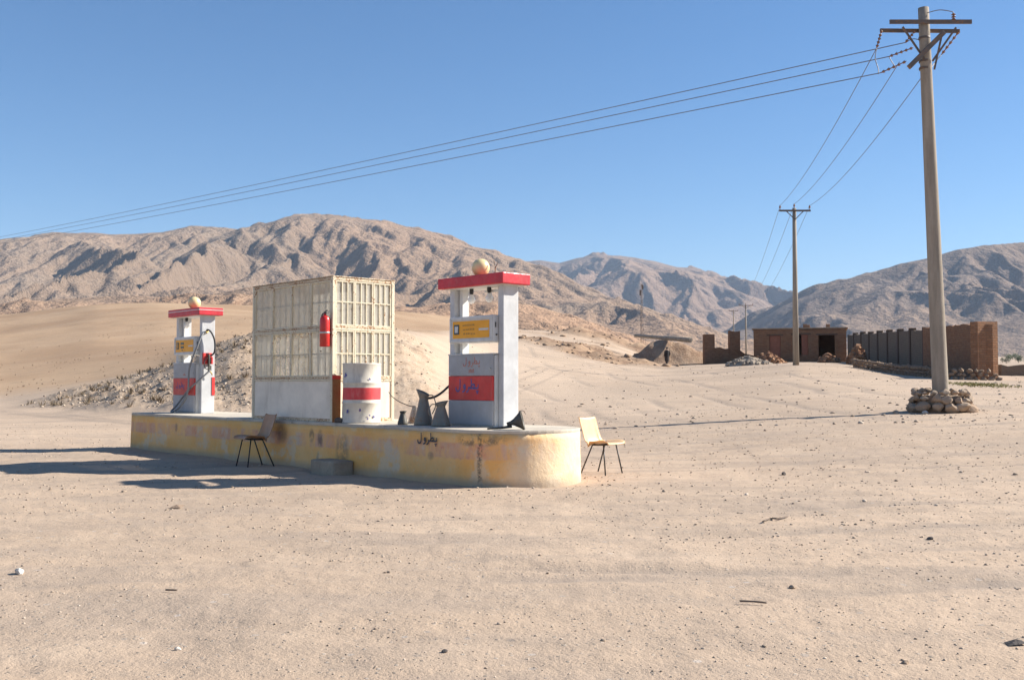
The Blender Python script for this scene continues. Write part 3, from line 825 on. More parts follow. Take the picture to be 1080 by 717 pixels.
PL, PWID = 10.5, 1.8
plat = thing('fuel_platform', 'long yellow painted concrete pump platform with rounded end', 'platform', (P0.x, P0.y, PZ), HEAD)
def plat_outline(grow=0.0):
    pts = [(-grow, -grow), ]
    pts += [(x, -grow) for x in np.linspace(0.4, PL, 30)]
    Rr = PWID / 2
    for k in range(1, 24):
        a = -math.pi / 2 + math.pi * k / 24
        pts.append((PL + (Rr + grow) * math.cos(a), Rr + (Rr + grow) * math.sin(a)))
    pts += [(x, PWID + grow) for x in np.linspace(PL, 0.4, 30)]
    pts.append((-grow, PWID + grow))
    return pts
HT = TOP - PZ
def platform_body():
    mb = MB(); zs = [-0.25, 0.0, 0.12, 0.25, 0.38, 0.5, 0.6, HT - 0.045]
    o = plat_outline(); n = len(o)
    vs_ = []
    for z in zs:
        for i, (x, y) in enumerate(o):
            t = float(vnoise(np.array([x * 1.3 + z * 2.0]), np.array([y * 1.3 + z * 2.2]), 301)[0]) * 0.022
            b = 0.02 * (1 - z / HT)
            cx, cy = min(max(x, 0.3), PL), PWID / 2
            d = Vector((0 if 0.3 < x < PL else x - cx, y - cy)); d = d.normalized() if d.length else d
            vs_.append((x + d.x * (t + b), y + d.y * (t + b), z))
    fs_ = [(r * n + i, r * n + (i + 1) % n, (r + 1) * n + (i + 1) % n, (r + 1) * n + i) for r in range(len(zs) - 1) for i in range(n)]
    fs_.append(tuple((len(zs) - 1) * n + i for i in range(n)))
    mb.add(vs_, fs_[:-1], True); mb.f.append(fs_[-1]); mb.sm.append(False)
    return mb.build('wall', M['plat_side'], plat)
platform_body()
mb = MB()
o = plat_outline(0.006); n = len(o); vs_ = []
for z, g in ((HT - 0.0445, 0.0), (HT - 0.02, 0.004), (HT - 0.004, 0.0), (HT, -0.02)):
    for i, (x, y) in enumerate(plat_outline(g)):
        w = 0.006 * float(vnoise(np.array([x * 4.0]), np.array([y * 4.0]), 311)[0])
        vs_.append((x, y + w, z + (w if z > HT - 0.03 else 0)))
mb.add(vs_, [(r * n + i, r * n + (i + 1) % n, (r + 1) * n + (i + 1) % n, (r + 1) * n + i) for r in range(3) for i in range(n)] + [tuple(3 * n + i for i in range(n))])
mb.build('top_slab', M['plat_top'], plat)

# hand-painted word, brush strokes as thin raised ribbons
WORD = [
    [(5.05, .50), (5.02, .12), (4.9, .02), (4.6, .0), (4.35, .0), (4.1, .0), (3.72, .02), (3.66, .10), (3.86, .36), (4.12, .46), (4.34, .36), (4.34, .12), (4.1, .0)],
    [(3.74, 1.12), (3.80, .55), (3.80, .12)],
    [(3.70, .03), (3.40, .02), (3.26, .16)], [(3.26, .16), (3.26, -.08), (3.10, -.36), (2.82, -.48)],
    [(2.62, .08), (2.40, .05), (2.32, .22), (2.46, .40), (2.62, .28), (2.62, .02), (2.46, -.30), (2.10, -.46)],
    [(1.62, 1.12), (1.64, .55), (1.60, .0), (1.40, -.32), (1.10, -.36), (.88, -.14), (.86, .12)],
]
DOTS = [(4.76, -.36), (5.02, -.36), (4.89, -.58)]
def write_word(mb, org, ax, up, nrm, h, wd, dots=True, jitter=0.0):
    org = Vector(org); ax = Vector(ax); up = Vector(up); nrm = Vector(nrm)
    for st in WORD:
        pts = smooth_path([(a, b, 0) for a, b in st], 4)
        L = []; Rr = []
        for i, p in enumerate(pts):
            d = (pts[min(i + 1, len(pts) - 1)] - pts[max(i - 1, 0)]).normalized()
            nn = Vector((-d.y, d.x, 0)); ww = wd * (0.75 + 0.35 * abs(d.x)) * (0.7 if i in (0, len(pts) - 1) else 1)
            L.append(p + nn * ww / 2); Rr.append(p - nn * ww / 2)
        to = lambda q, off: org + ax * (q.x * h) + up * (q.y * h) + nrm * off
        n = len(pts)
        vs_ = [to(q, .0015) for q in L] + [to(q, .0015) for q in Rr] + [to(q, -.004) for q in L] + [to(q, -.004) for q in Rr]
        fs_ = [(i, i + 1, n + i + 1, n + i) for i in range(n - 1)] + [(i, 2 * n + i, 2 * n + i + 1, i + 1) for i in range(n - 1)] + [(n + i, n + i + 1, 3 * n + i + 1, 3 * n + i) for i in range(n - 1)]
        mb.add(vs_, fs_)
    if dots:
        for (a, b) in DOTS:
            c = org + ax * (a * h) + up * (b * h)
            s = wd * h * 0.62
            vs_ = [c + ax * (s * math.cos(t)) + up * (s * math.sin(t)) + nrm * .0015 for t in [k * math.pi / 4 + .3 for k in range(8)]]
            mb.add(vs_, [tuple(range(8))])
    return mb
mb = MB()
write_word(mb, (9.50, -0.030, 0.555), (1, 0, 0), (0, 0, 1), (0, -1, 0), 0.098, 0.19)
mb.build('painted_word', M['black_ink'], plat)

# ------------------------------------------------------------------ fuel pumps
BW, BD = 1.15, 0.28
def make_pump(label, s, w, kind, group='fuel pumps on the platform', rot=0.0):
    p = PW(s, w)
    t = thing('fuel_pump', label, 'fuel pump', (p.x, p.y, TOP), HEAD + rot, group)
    h = BW / 2
    for sx in (-1, 1):
        mb = MB(); xa, xb = sorted((sx * h, sx * (h - 0.10)))
        mb.box(xa, xb, -BD / 2, BD / 2, 0.0, 1.948)
        col = mb.build('side_column', M['column_paint'], t, 0.008)
        if kind == 'hose' and sx > 0:
            MB().box(h + 0.001, h + 0.012, BD / 2 - 0.06, BD / 2 + 0.003, 0.36, 0.72).build('red_patch', M['red_paint'], col, 0.002)
    # cabinet: carcass with a front door in three painted fields
    cw = h - 0.104
    cab = MB().box(-cw, cw, -BD / 2 - 0.06, BD / 2 - 0.02, 0.0, 0.985).build('cabinet', M['white_paint'], t, 0.006)
    yf = -BD / 2 - 0.062
    MB().box(-cw - 0.02, cw - 0.015, yf - 0.030, yf, 0.022, 0.36).build('lower_panel', M['grey_paint'], cab, 0.005)
    MB().box(-cw - 0.02, cw - 0.015, yf - 0.031, yf, 0.363, 0.70).build('red_panel', M['red_paint'], cab, 0.005)
    MB().box(-cw - 0.02, cw - 0.015, yf - 0.030, yf, 0.703, 0.995).build('upper_panel', M['grey_paint'], cab, 0.005)
    MB().box(-cw - 0.03, cw + 0.0, yf - 0.034, BD / 2 - 0.015, 0.996, 1.012).build('cabinet_lid', M['white_paint'], cab, 0.004)
    mb = MB(); mb.tube([(cw - 0.06, yf - 0.03, 0.80), (cw - 0.06, yf - 0.045, 0.80)], 0.014, 10)
    mb.build('door_lock', M['silver'], cab)
    mb = MB(); write_word(mb, (-0.42 + 0.0, yf - 0.0325, 0.53), (1, 0, 0), (0, 0, 1), (0, -1, 0), 0.115 if kind == 'plain' else 0.085, 0.20)
    mb.build('painted_word', M['blue_ink'], cab)
    mb = MB()
    if kind == 'plain':
        write_word(mb, (-0.24, yf - 0.0315, 0.87), (1, 0, 0), (0, 0, 1), (0, -1, 0), 0.085, 0.16)
        for i in range(4):
            mb.box(-0.045 + i * .03, -0.025 + i * .03, yf - 0.0325, yf - 0.028, 0.765, 0.785 + 0.012 * (i % 2))
        mb.box(-0.05, 0.07, yf - 0.0325, yf - 0.028, 0.745, 0.757)
    else:
        mb.box(-0.05, 0.07, yf - 0.0325, yf - 0.028, 0.755, 0.775)
        mb.box(-0.01, 0.02, yf - 0.0325, yf - 0.028, 0.775, 0.80)
    mb.build('faded_writing', M['red_ink'], cab)
    # posts between cabinet and counter head
    for x in (-cw + 0.05, cw - 0.06):
        MB().box(x - 0.035, x + 0.035, -0.06, 0.04, 1.0, 1.95).build('inner_post', M['white_paint'], t, 0.004)
    # counter head
    z0, z1 = 1.165, 1.535
    hd = MB().box(-cw - 0.01, cw - 0.005, -BD / 2 - 0.085, 0.07, z0, z1).build('counter_head', M['white_paint'], t, 0.012)
    yh = -BD / 2 - 0.085
    mb = MB()                                             # raised frame round the dial face
    mb.box(-cw + 0.005, cw - 0.02, yh - 0.012, yh - 0.0005, z1 - 0.045, z1 - 0.012)
    mb.box(-cw + 0.005, cw - 0.02, yh - 0.012, yh - 0.0005, z0 + 0.012, z0 + 0.045)
    mb.box(-cw + 0.005, -cw + 0.035, yh - 0.012, yh - 0.0005, z0 + 0.045, z1 - 0.045)
    mb.box(cw - 0.05, cw - 0.02, yh - 0.012, yh - 0.0005, z0 + 0.045, z1 - 0.045)
    mb.build('dial_frame', M['white_paint'], hd, 0.003)
    MB().box(-cw + 0.07, cw - 0.09, yh - 0.006, yh - 0.0008, z0 + 0.065, z1 - 0.065).build('orange_dial_face', M['orange'], hd)
    yo = yh - 0.006
    mb = MB(); mb.box(-cw + 0.105, -cw + 0.215, yo - 0.006, yo - 0.0008, z0 + 0.12, z1 - 0.11)
    mb.build('counter_window', M['display_dark'], hd)
    mb = MB(); mb.box(-cw + 0.125, -cw + 0.195, yo - 0.0075, yo - 0.0062, z0 + 0.145, z1 - 0.135)
    mb.build('counter_digits', M['white_paint'] if kind == 'plain' else M['orange_print'], hd)
    mb = MB()
    for r_, zz in enumerate((z0 + 0.245, z0 + 0.185, z0 + 0.125)):
        x = -cw + 0.29 + 0.01 * r_
        while x < -cw + 0.52:
            L = random.uniform(.02, .05)
            if kind == 'plain': mb.box(x, x + L, yo - 0.0025, yo - 0.0006, zz - .012, zz + random.uniform(.006, .016))
            x += L + random.uniform(.008, .018)
    if kind == 'plain':
        mb.build('printed_lines', M['orange_print'], hd)['kind'] = 'stuff'
    else:
        mb = MB()
        for zz in (z0 + 0.235, z0 + 0.16):
            mb.box(-cw + 0.30, -cw + 0.44, yo - 0.004, yo - 0.0006, zz - .022, zz + .022)
        mb.box(-cw + 0.35, -cw + 0.39, yo - 0.004, yo - 0.0006, z0 + 0.09, z0 + 0.115)
        mb.build('counter_slot', M['display_dark'], hd)
    MB().box(cw - 0.30, cw - 0.10, yo - 0.003, yo - 0.0006, z0 + 0.165, z0 + 0.195).build('white_sticker', M['white_paint'], hd)
    mb = MB(); mb.tube([(cw - 0.005, yh + 0.05, z0 + 0.10), (cw + 0.012, yh + 0.05, z0 + 0.10)], 0.012, 8)
    mb.build('head_latch', M['dark_tin'], hd)
    MB().box(cw - 0.006, cw + 0.004, yh + 0.03, yh + 0.045, z0 + 0.20, z0 + 0.27).build('head_hinge', M['dark_tin'], hd)
    # canopy
    ca = MB().box(-0.70, 0.70, -0.27, 0.25, 1.949, 2.10).build('canopy', M['canopy_red'], t, 0.012)
    if kind == 'hose':
        mb = MB()
        mb.box(-0.702, 0.702, -0.2735, -0.2705, 2.045, 2.058); mb.box(0.7005, 0.7035, -0.27, 0.25, 2.045, 2.058)
        mb.build('white_stripe', M['white_paint'], ca)
    MB().box(-0.64, 0.64, -0.22, 0.20, 1.940, 1.9485).build('soffit', M['white_paint'], ca)
    for x in ((-0.20, 0.18) if kind == 'plain' else (-0.30,)):
        lp = MB().lathe([(0.028, 0.0), (0.032, -0.03), (0.024, -0.075), (0.020, -0.08)], 14, (x, -0.05, 1.94)).build('lamp_socket', M['rubber'], ca)
        prof = [(0.0005, -0.215), (0.03, -0.205), (0.052, -0.175), (0.055, -0.15), (0.04, -0.115), (0.022, -0.082)]
        MB().lathe(prof, 16, (x, -0.05, 1.94)).build('bulb', M['bulb'], lp)
    if kind == 'plain':
        mb = MB(); mb.box(0.05, 0.36, -0.02, 0.03, 1.87, 1.905); mb.tube([(0.10, 0, 1.905), (0.10, 0, 1.94)], .006, 6); mb.tube([(0.31, 0, 1.905), (0.31, 0, 1.94)], .006, 6)
        mb.build('lamp_tray', M['white_paint'], ca, .004)
    gb = MB().sphere((-0.06, 0.0, 2.235), 0.128, 28, 18).build('globe_lamp', M['globe'], t)
    MB().lathe([(0.075, 2.1003), (0.078, 2.115), (0.062, 2.125), (0.060, 2.135)], 20, (-0.06, 0, 0)).build('globe_collar', M['dark_tin'], gb)
    if kind == 'plain':
        mb = MB(); mb.tube([(0.13, 0.10, 2.10), (0.14, 0.10, 2.24), (0.11, 0.10, 2.33)], 0.006, 6)
        mb.tube([(0.14, 0.10, 2.22), (0.20, 0.08, 2.27), (0.19, 0.10, 2.33)], 0.005, 6)
        mb.build('bent_wire', M['galv'], t)
    # hose and nozzle
    if kind == 'hose':
        xh = h + 0.002
        bk = MB().box(xh, xh + 0.05, -0.13, 0.06, 0.98, 1.20).build('nozzle_holster', M['red_paint'], t, 0.006)
        nz = MB(); nz.tube(smooth_path([(xh + 0.08, -0.03, 1.17), (xh + 0.085, -0.025, 1.06), (xh + 0.08, -0.03, 0.94)], 4), [0.024] * 9, 10)
        nz.box(xh + 0.066, xh + 0.095, -0.045, 0.025, 0.84, 0.95)
        nozz = nz.build('nozzle', M['dark_tin'], t, 0.004)
        MB().tube(smooth_path([(xh + 0.08, -0.06, 1.10), (xh + 0.08, -0.125, 1.02), (xh + 0.08, -0.10, 0.90), (xh + 0.08, -0.04, 0.87)], 5), 0.009, 8).build('trigger_guard', M['rubber'], nozz)
        MB().tube([(xh + 0.08, -0.02, 0.86), (xh + 0.08, 0.03, 0.80), (xh + 0.08, 0.05, 0.76)], [0.018, 0.014, 0.012], 8).build('spout', M['brass'], nozz)
        MB().box(xh + 0.055, xh + 0.105, 0.015, 0.05, 0.98, 1.12).build('red_grip', M['red_paint'], nozz, 0.006)
        MB().tube(smooth_path([(xh, -0.02, 1.62), (xh + 0.06, -0.06, 1.66), (xh + 0.10, 0.0, 1.62), (xh + 0.12, 0.07, 1.45), (xh + 0.12, 0.07, 1.22), (xh + 0.09, 0.0, 1.14)], 6), 0.017, 8).build('hose', M['rubber'], t)
        MB().tube(smooth_path([(xh, -0.06, 1.60), (xh + 0.05, -0.16, 1.56), (xh + 0.03, -0.26, 1.30), (0.42, -0.32, 0.90), (0.40, -0.33, 0.50), (0.34, -0.36, 0.28), (0.16, -0.42, 0.10), (-0.06, -0.44, 0.026), (-0.24, -0.38, 0.04), (-0.16, -0.30, 0.16), (0.06, -0.27, 0.34), (0.36, -0.27, 0.50), (xh + 0.03, -0.20, 0.66), (xh + 0.10, 0.0, 0.86)], 6), 0.018, 8).build('hose', M['grey_hose'], t)
        MB().tube([(xh - 0.01, -0.04, 1.615), (xh + 0.03, -0.04, 1.63)], 0.028, 10).build('hose_joint', M['brass'], t)
    return t
make_pump('fuel pump with black hoses and nozzle at the left end of the platform', 0.95, 0.90, 'hose')
make_pump('larger nearer fuel pump between the metal jugs and the rounded platform end', 9.83, 0.94, 'plain')

# ------------------------------------------------------------------ attendant kiosk
KL, KD, KH = 2.48, 1.16, 2.24
kp = PW(7.28 - KL, 0.09)
kiosk = thing('attendant_kiosk', 'cream steel framed glass kiosk with rusty rails on the platform', 'kiosk', (kp.x, kp.y, TOP), HEAD)
ROW = [(0.70, 1.42), (1.49, 2.19)]
def kiosk_side(org, ax, nrm, L, nb, detail, clear=()):
    """org corner, ax along the side, nrm outward"""
    org = Vector(org); ax = Vector(ax); nrm = Vector(nrm)
    def bx(mb, a0, a1, d0, d1, z0, z1):
        p = [org + ax * a + nrm * d for a, d in ((a0, d0), (a1, d0), (a1, d1), (a0, d1))]
        mb.add([(q.x, q.y, z0) for q in p] + [(q.x, q.y, z1) for q in p], [(0, 3, 2, 1), (4, 5, 6, 7), (0, 1, 5, 4), (1, 2, 6, 5), (2, 3, 7, 6), (3, 0, 4, 7)])
        return mb
    e = 0.052
    bx(MB(), e, L - e, -0.045, -0.012, 0.05, 0.63).build('lower_panel', M['kiosk_panel'], kiosk, 0.003)
    bx(MB(), e, L - e, -0.045, 0.0, 0.0, 0.047).build('bottom_rail', M['kiosk_rusty'], kiosk, 0.004)
    bx(MB(), e, L - e, -0.045, 0.0, 0.633, 0.665).build('sill_rail', M['kiosk_frame'], kiosk, 0.004)
    bx(MB(), e, L - e, -0.045, 0.006, 0.668, 0.697).build('sill_rail', M['kiosk_rusty'], kiosk, 0.004)
    bx(MB(), e, L - e, -0.045, 0.002, 1.423, 1.452).build('middle_rail', M['kiosk_frame'], kiosk, 0.004)
    bx(MB(), e, L - e, -0.045, 0.004, 1.456, 1.487).build('middle_rail', M['kiosk_rusty'], kiosk, 0.004)
    bx(MB(), e, L - e, -0.045, 0.002, 2.193, 2.235).build('top_rail', M['kiosk_rusty'], kiosk, 0.004)
    bwid = (L - 2 * e) / nb
    for r_, (z0, z1) in enumerate(ROW):
        for b in range(nb):
            a0 = e + b * bwid; a1 = a0 + bwid
            fr = MB(); g = 0.026
            bx(fr, a0 + 0.003, a0 + g, -0.040, -0.002, z0, z1); bx(fr, a1 - g, a1 - 0.003, -0.040, -0.002, z0, z1)
            bx(fr, a0 + g, a1 - g, -0.038, -0.004, z0, z0 + 0.022); bx(fr, a0 + g, a1 - g, -0.038, -0.004, z1 - 0.022, z1)
            win = fr.build('window_frame', M['kiosk_frame'], kiosk, 0.003)
            bx(MB(), a0 + g - 0.004, a1 - g + 0.004, -0.028, -0.023, z0 + 0.018, z1 - 0.018).build('pane', M['glass_clear'] if (r_, b) in clear else M['glass_dirty'], win)
            nbars = 2
            for q in range(nbars):
                xx = a0 + g + (a1 - a0 - 2 * g) * (q + 1) / (nbars + 1)
                d0, d1 = (-0.020, -0.006) if detail else (-0.050, -0.032)
                bx(MB(), xx - 0.008, xx + 0.008, d0, d1, z0 + 0.022, z1 - 0.022).build('grille_bar', M['kiosk_frame'], win)
            zc = (z0 + z1) / 2 + (0.02 if r_ else 0.0)
            d0, d1 = (-0.0195, -0.0045) if detail else (-0.051, -0.033)
            bx(MB(), a0 + g, a1 - g, d0, d1, zc - 0.009, zc + 0.009).build('grille_bar', M['kiosk_frame'], win)
kiosk_side((0, 0, 0), (1, 0, 0), (0, -1, 0), KL, 4, False, ((0, 1), (0, 2)))
kiosk_side((KL, 0, 0), (0, 1, 0), (1, 0, 0), KD, 3, True)
kiosk_side((KL, KD, 0), (-1, 0, 0), (0, 1, 0), KL, 4, True, ((0, 1), (0, 2), (0, 0)))
kiosk_side((0, KD, 0), (0, -1, 0), (-1, 0, 0), KD, 3, True, ((0, 1),))
for x in (0, KL):
    for y in (0, KD):
        x0, x1 = (x - 0.006, x + 0.05) if x == 0 else (x - 0.05, x + 0.006)
        y0, y1 = (y - 0.006, y + 0.05) if y == 0 else (y - 0.05, y + 0.006)
        MB().box(x0, x1, y0, y1, 0, KH).build('corner_post', M['kiosk_frame'], kiosk, 0.005)
MB().box(-0.012, KL + 0.012, -0.012, KD + 0.012, KH + 0.001, KH + 0.016).build('roof_sheet', M['kiosk_rusty'], kiosk, 0.003)
mb = MB(); mb.box(KL - 0.052, KL - 0.046, -0.0075, -0.002, 1.25, 1.35); mb.tube([(KL - 0.3, -0.012, 1.1), (KL - 0.3, -0.03, 1.1)], .01, 6)
mb.build('door_hinge', M['galv'], kiosk)
# rust-brown board leaning in the gap between kiosk and drum
p = PW(7.335, 0.13)
tb = thing('rusty_board', 'rust brown board standing between kiosk corner and drum', 'board', (p.x, p.y, TOP), HEAD)
MB().box(-0.012, 0.012, -0.07, 0.07, 0.0, 0.66).build('plank', M['rust_board'], tb, 0.003)
MB().box(-0.014, 0.014, -0.072, 0.072, 0.66, 0.72).build('red_end', M['red_paint'], tb, 0.003)

# fire extinguisher on the kiosk corner
p = PW(7.28 - 0.085, 0.09 - 0.085)
ext = thing('fire_extinguisher', 'red fire extinguisher hung on the kiosk corner post', 'extinguisher', (p.x, p.y, TOP + 1.16), HEAD)
MB().lathe([(0.001, 0.0), (0.072, 0.0), (0.080, 0.012), (0.080, 0.40), (0.070, 0.45), (0.040, 0.475), (0.024, 0.485), (0.024, 0.505)], 24).build('cylinder', M['extinguisher'], ext)
MB().lathe([(0.0812, 0.20), (0.083, 0.205), (0.083, 0.222), (0.0812, 0.227)], 24).build('strap', M['silver'], ext)
mb = MB(); mb.box(-0.02, 0.02, -0.012, 0.012, 0.505, 0.53); mb.bar((-0.02, 0, 0.53), (0.075, 0, 0.56), 0.018, 0.008); mb.bar((0.0, 0, 0.515), (0.07, 0, 0.515), 0.018, 0.008)
mb.build('valve_handle', M['black_metal'], ext, 0.002)
MB().tube(smooth_path([(-0.02, 0, 0.515), (-0.075, 0, 0.50), (-0.105, 0, 0.42), (-0.105, 0, 0.25), (-0.10, 0, 0.10)], 5), [0.010] * 17 + [0.012, 0.014, 0.017, 0.019], 8).build('hose', M['rubber'], ext)
MB().box(-0.03, 0.03, 0.078, 0.094, 0.18, 0.30).build('wall_bracket', M['galv'], ext)

# ------------------------------------------------------------------ fuel drum
p = PW(7.70, 0.34)
drum = thing('steel_drum', 'white steel drum with a red band in front of the kiosk', 'drum', (p.x, p.y, TOP), 0.6)
def drum_prof(a, b):
    return None
r0 = 0.286
def dent(mb, seed):
    mb.v = [tuple(np.array(q) * np.array([1 + 0.03 * math.sin(3 * math.atan2(q[1], q[0]) + q[2] * 5) * (abs(q[2] - .45) < .4), 1 + 0.02 * math.cos(2 * math.atan2(q[1], q[0]) + q[2] * 7) * (abs(q[2] - .45) < .4), 1])) for q in mb.v]
    return mb
dent(MB().lathe([(0.001, 0.012), (r0 - 0.01, 0.012), (r0 + 0.004, 0.0), (r0 + 0.006, 0.016), (r0, 0.028), (r0, 0.15), (r0, 0.29), (r0 + 0.012, 0.305), (r0 + 0.001, 0.32), (r0, 0.352)], 40), 1).build('lower_shell', M['drum_white'], drum)
dent(MB().lathe([(r0 + 0.0005, 0.352), (r0 + 0.0005, 0.45), (r0 + 0.0005, 0.532)], 40), 1).build('red_band', M['drum_red'], drum)
dent(MB().lathe([(r0, 0.532), (r0, 0.59), (r0 + 0.012, 0.605), (r0 + 0.001, 0.62), (r0, 0.75), (r0, 0.878), (r0 + 0.006, 0.888), (r0 + 0.004, 0.90), (r0 - 0.008, 0.90), (r0 - 0.012, 0.885), (0.001, 0.882)], 40), 1).build('upper_shell', M['drum_white'], drum)
MB().lathe([(0.03, 0.883), (0.032, 0.90), (0.001, 0.902)], 14, (0.15, 0.08, 0)).build('bung', M['dark_tin'], drum)
mb = MB()
for (an, z, s) in ((-2.35, 0.73, 0.03), (-2.42, 0.70, 0.02), (-2.28, 0.715, 0.018), (-1.0, 0.66, 0.02), (-1.0, 0.12, 0.018), (-0.75, 0.10, 0.02), (-1.1, 0.07, 0.016), (-2.2, 0.18, 0.03), (-1.5, 0.2, 0.02)):
    c = Vector(((r0 + 0.002) * math.cos(an - 0.6), (r0 + 0.002) * math.sin(an - 0.6), z)); nrm = Vector((c.x, c.y, 0)).normalized(); tx = Vector((-nrm.y, nrm.x, 0))
    k8 = [c + nrm * 0.008 + tx * (s * random.uniform(.5, 1.1) * math.cos(q)) + Vector((0, 0, 1)) * (s * random.uniform(.5, 1.3) * math.sin(q)) for q in [i * math.pi / 4 for i in range(8)]]
    mb.add(k8, [tuple(range(8))])
mb.build('paint_smudge', M['blue_ink'], drum)
def stand(p, z=TOP): return (p.x, p.y, z)
# rag / stone at the drum's foot
p = PW(7.52, 0.06)
o = rock('oily_rag', 0.085, M['dark_stone'], 77, None, (p.x, p.y, TOP + 0.03), 0.3, 2, (1.2, .8, .6))
tag(o, 'dark oily rag bundle at the foot of the drum', 'rag')
p = PW(4.55, 0.32)
o = MB().box(-0.11, 0.11, -0.035, 0.035, 0, 0.035).build('black_plate', M['black_metal'], None, 0.008)
o.location = stand(p, TOP + 0.002); o.rotation_euler = (0, 0, HEAD)
tag(o, 'small flat black metal plate left of the kiosk', 'metal plate')

# ------------------------------------------------------------------ measuring jugs and cans
def jug(name, label, s, w, hgt, rb, rt, mat, spin, handle=True, lip=0.10, group='metal fuel measures on the platform'):
    p = PW(s, w)
    t = thing(name, label, 'jug', stand(p), spin, group)
    prof = [(0.001, 0.004), (rb * 0.98, 0.0), (rb, 0.02), (rb * 0.985, 0.03)]
    prof += [(rb + (rt - rb) * q, 0.03 + (hgt * 0.80 - 0.03) * q) for q in (0.25, 0.5, 0.75, 1.0)]
    prof += [(rt * 1.02, hgt * 0.82), (rt * 1.22, hgt * 0.93), (rt * 1.36, hgt)]
    prof += [(rt * 1.28, hgt * 0.995), (rt * 1.12, hgt * 0.90), (rt * 0.9, hgt * 0.8), (rb * 0.8, 0.08), (0.001, 0.06)]
    mb = MB().lathe(prof, 22)
    v2 = []
    for q in mb.v:                                     # pulled-out pouring lip, low on the handle side
        f = max(0.0, (q[2] - hgt * 0.80) / (hgt * 0.2))
        a = q[0] / (math.hypot(q[0], q[1]) + 1e-6)
        v2.append((q[0] * (1 + 0.35 * f * max(0, a)), q[1], q[2] + f * lip * hgt * a))
    mb.v = v2
    b = mb.build('body', mat, t)
    if handle:
        MB().tube(smooth_path([(-rt * 1.3, 0, hgt * 0.90), (-rt * 1.3 - 0.06, 0, hgt * 0.88), (-rb * 0.9 - 0.055, 0, hgt * 0.60), (-rb * 0.93, 0, hgt * 0.34)], 5), 0.008, 6).build('handle', mat, t)
    return t
jug('measuring_jug', 'tall grey tin jug, biggest of the jugs beside the pump', 9.03, 0.50, 0.475, 0.140, 0.062, M['tin'], math.pi * 0.93, True, 0.09)
jug('measuring_jug', 'squat grey tin jug standing against the front of the pump', 9.55, 0.40, 0.34, 0.135, 0.060, M['tin'], 0.35, True, 0.06)
jug('measuring_jug', 'small sooty black tin jug in front of the pale rusty can', 8.72, 0.36, 0.20, 0.075, 0.036, M['dark_tin'], 0.2, False, 0.02)
p = PW(8.55, 0.72)
t = thing('oil_can', 'pale rusty oil can with a long thin spout near the drum', 'can', stand(p), math.pi * 0.95)
MB().lathe([(0.001, 0.003), (0.112, 0.0), (0.115, 0.015), (0.085, 0.12), (0.052, 0.235), (0.056, 0.265), (0.040, 0.27), (0.001, 0.268)], 20).build('body', M['rusty_tin'], t)
MB().tube(smooth_path([(-0.05, 0, 0.25), (-0.12, 0, 0.22), (-0.115, 0, 0.10)], 5), 0.008, 6).build('handle', M['rusty_tin'], t)
MB().tube(smooth_path([(0.04, 0.0, 0.255), (0.10, 0.02, 0.27), (0.24, 0.05, 0.33), (0.34, 0.05, 0.40), (0.40, 0.04, 0.47)], 5), [0.010 - 0.0002 * i for i in range(21)], 6).build('spout', M['galv'], t)
# hose from behind the pump into the big jug
p0 = PW(9.28, 0.86, TOP + 0.62); p1 = PW(9.12, 0.62, TOP + 0.40)
o = MB().tube(smooth_path([PW(9.40, 1.0, TOP + 0.70), p0, PW(9.18, 0.72, TOP + 0.47), p1, PW(9.05, 0.52, TOP + 0.38)], 6), 0.017, 8).build('filling_hose', M['rubber'], None)
tag(o, 'short black hose running from the pump into the tall jug', 'hose')
# funnel lying at the platform edge
p = PW(11.05, 0.50)
fn = thing('tin_funnel', 'dark tin funnel lying with its long spout near the rounded end', 'funnel', stand(p), R(176))
Mf = Matrix.Translation((0, 0, 0.112)) @ Matrix.Rotation(R(90 + 13), 4, 'Y')
MB().lathe([(0.020, 0.17), (0.026, 0.12), (0.046, 0.075), (0.085, 0.02), (0.122, -0.025), (0.128, -0.045), (0.122, -0.04), (0.08, 0.02), (0.04, 0.075), (0.018, 0.12)], 22, (0, 0, 0), Mf).build('cone', M['dark_tin'], fn)
MB().tube([(0.10, 0, 0.045), (0.25, 0.0, 0.022), (0.42, 0.01, 0.012)], [0.020, 0.015, 0.011], 8).build('spout', M['dark_tin'], fn)
MB().tube(smooth_path([(-0.08, 0, 0.20), (-0.05, 0, 0.245), (0.0, 0, 0.235), (0.03, 0, 0.17)], 4), 0.007, 6).build('handle', M['rusty_tin'], fn)

# ------------------------------------------------------------------ step block
p = PW(7.72, -0.20)
o = MB().box(-0.33, 0.33, -0.17, 0.185, -0.08, 0.20).build('step_block', M['block'], None, 0.03)
o.location = (p.x, p.y, PZ); o.rotation_euler = (0, 0, HEAD - 0.04)
tag(o, 'grey concrete step block against the platform below the drum', 'block')

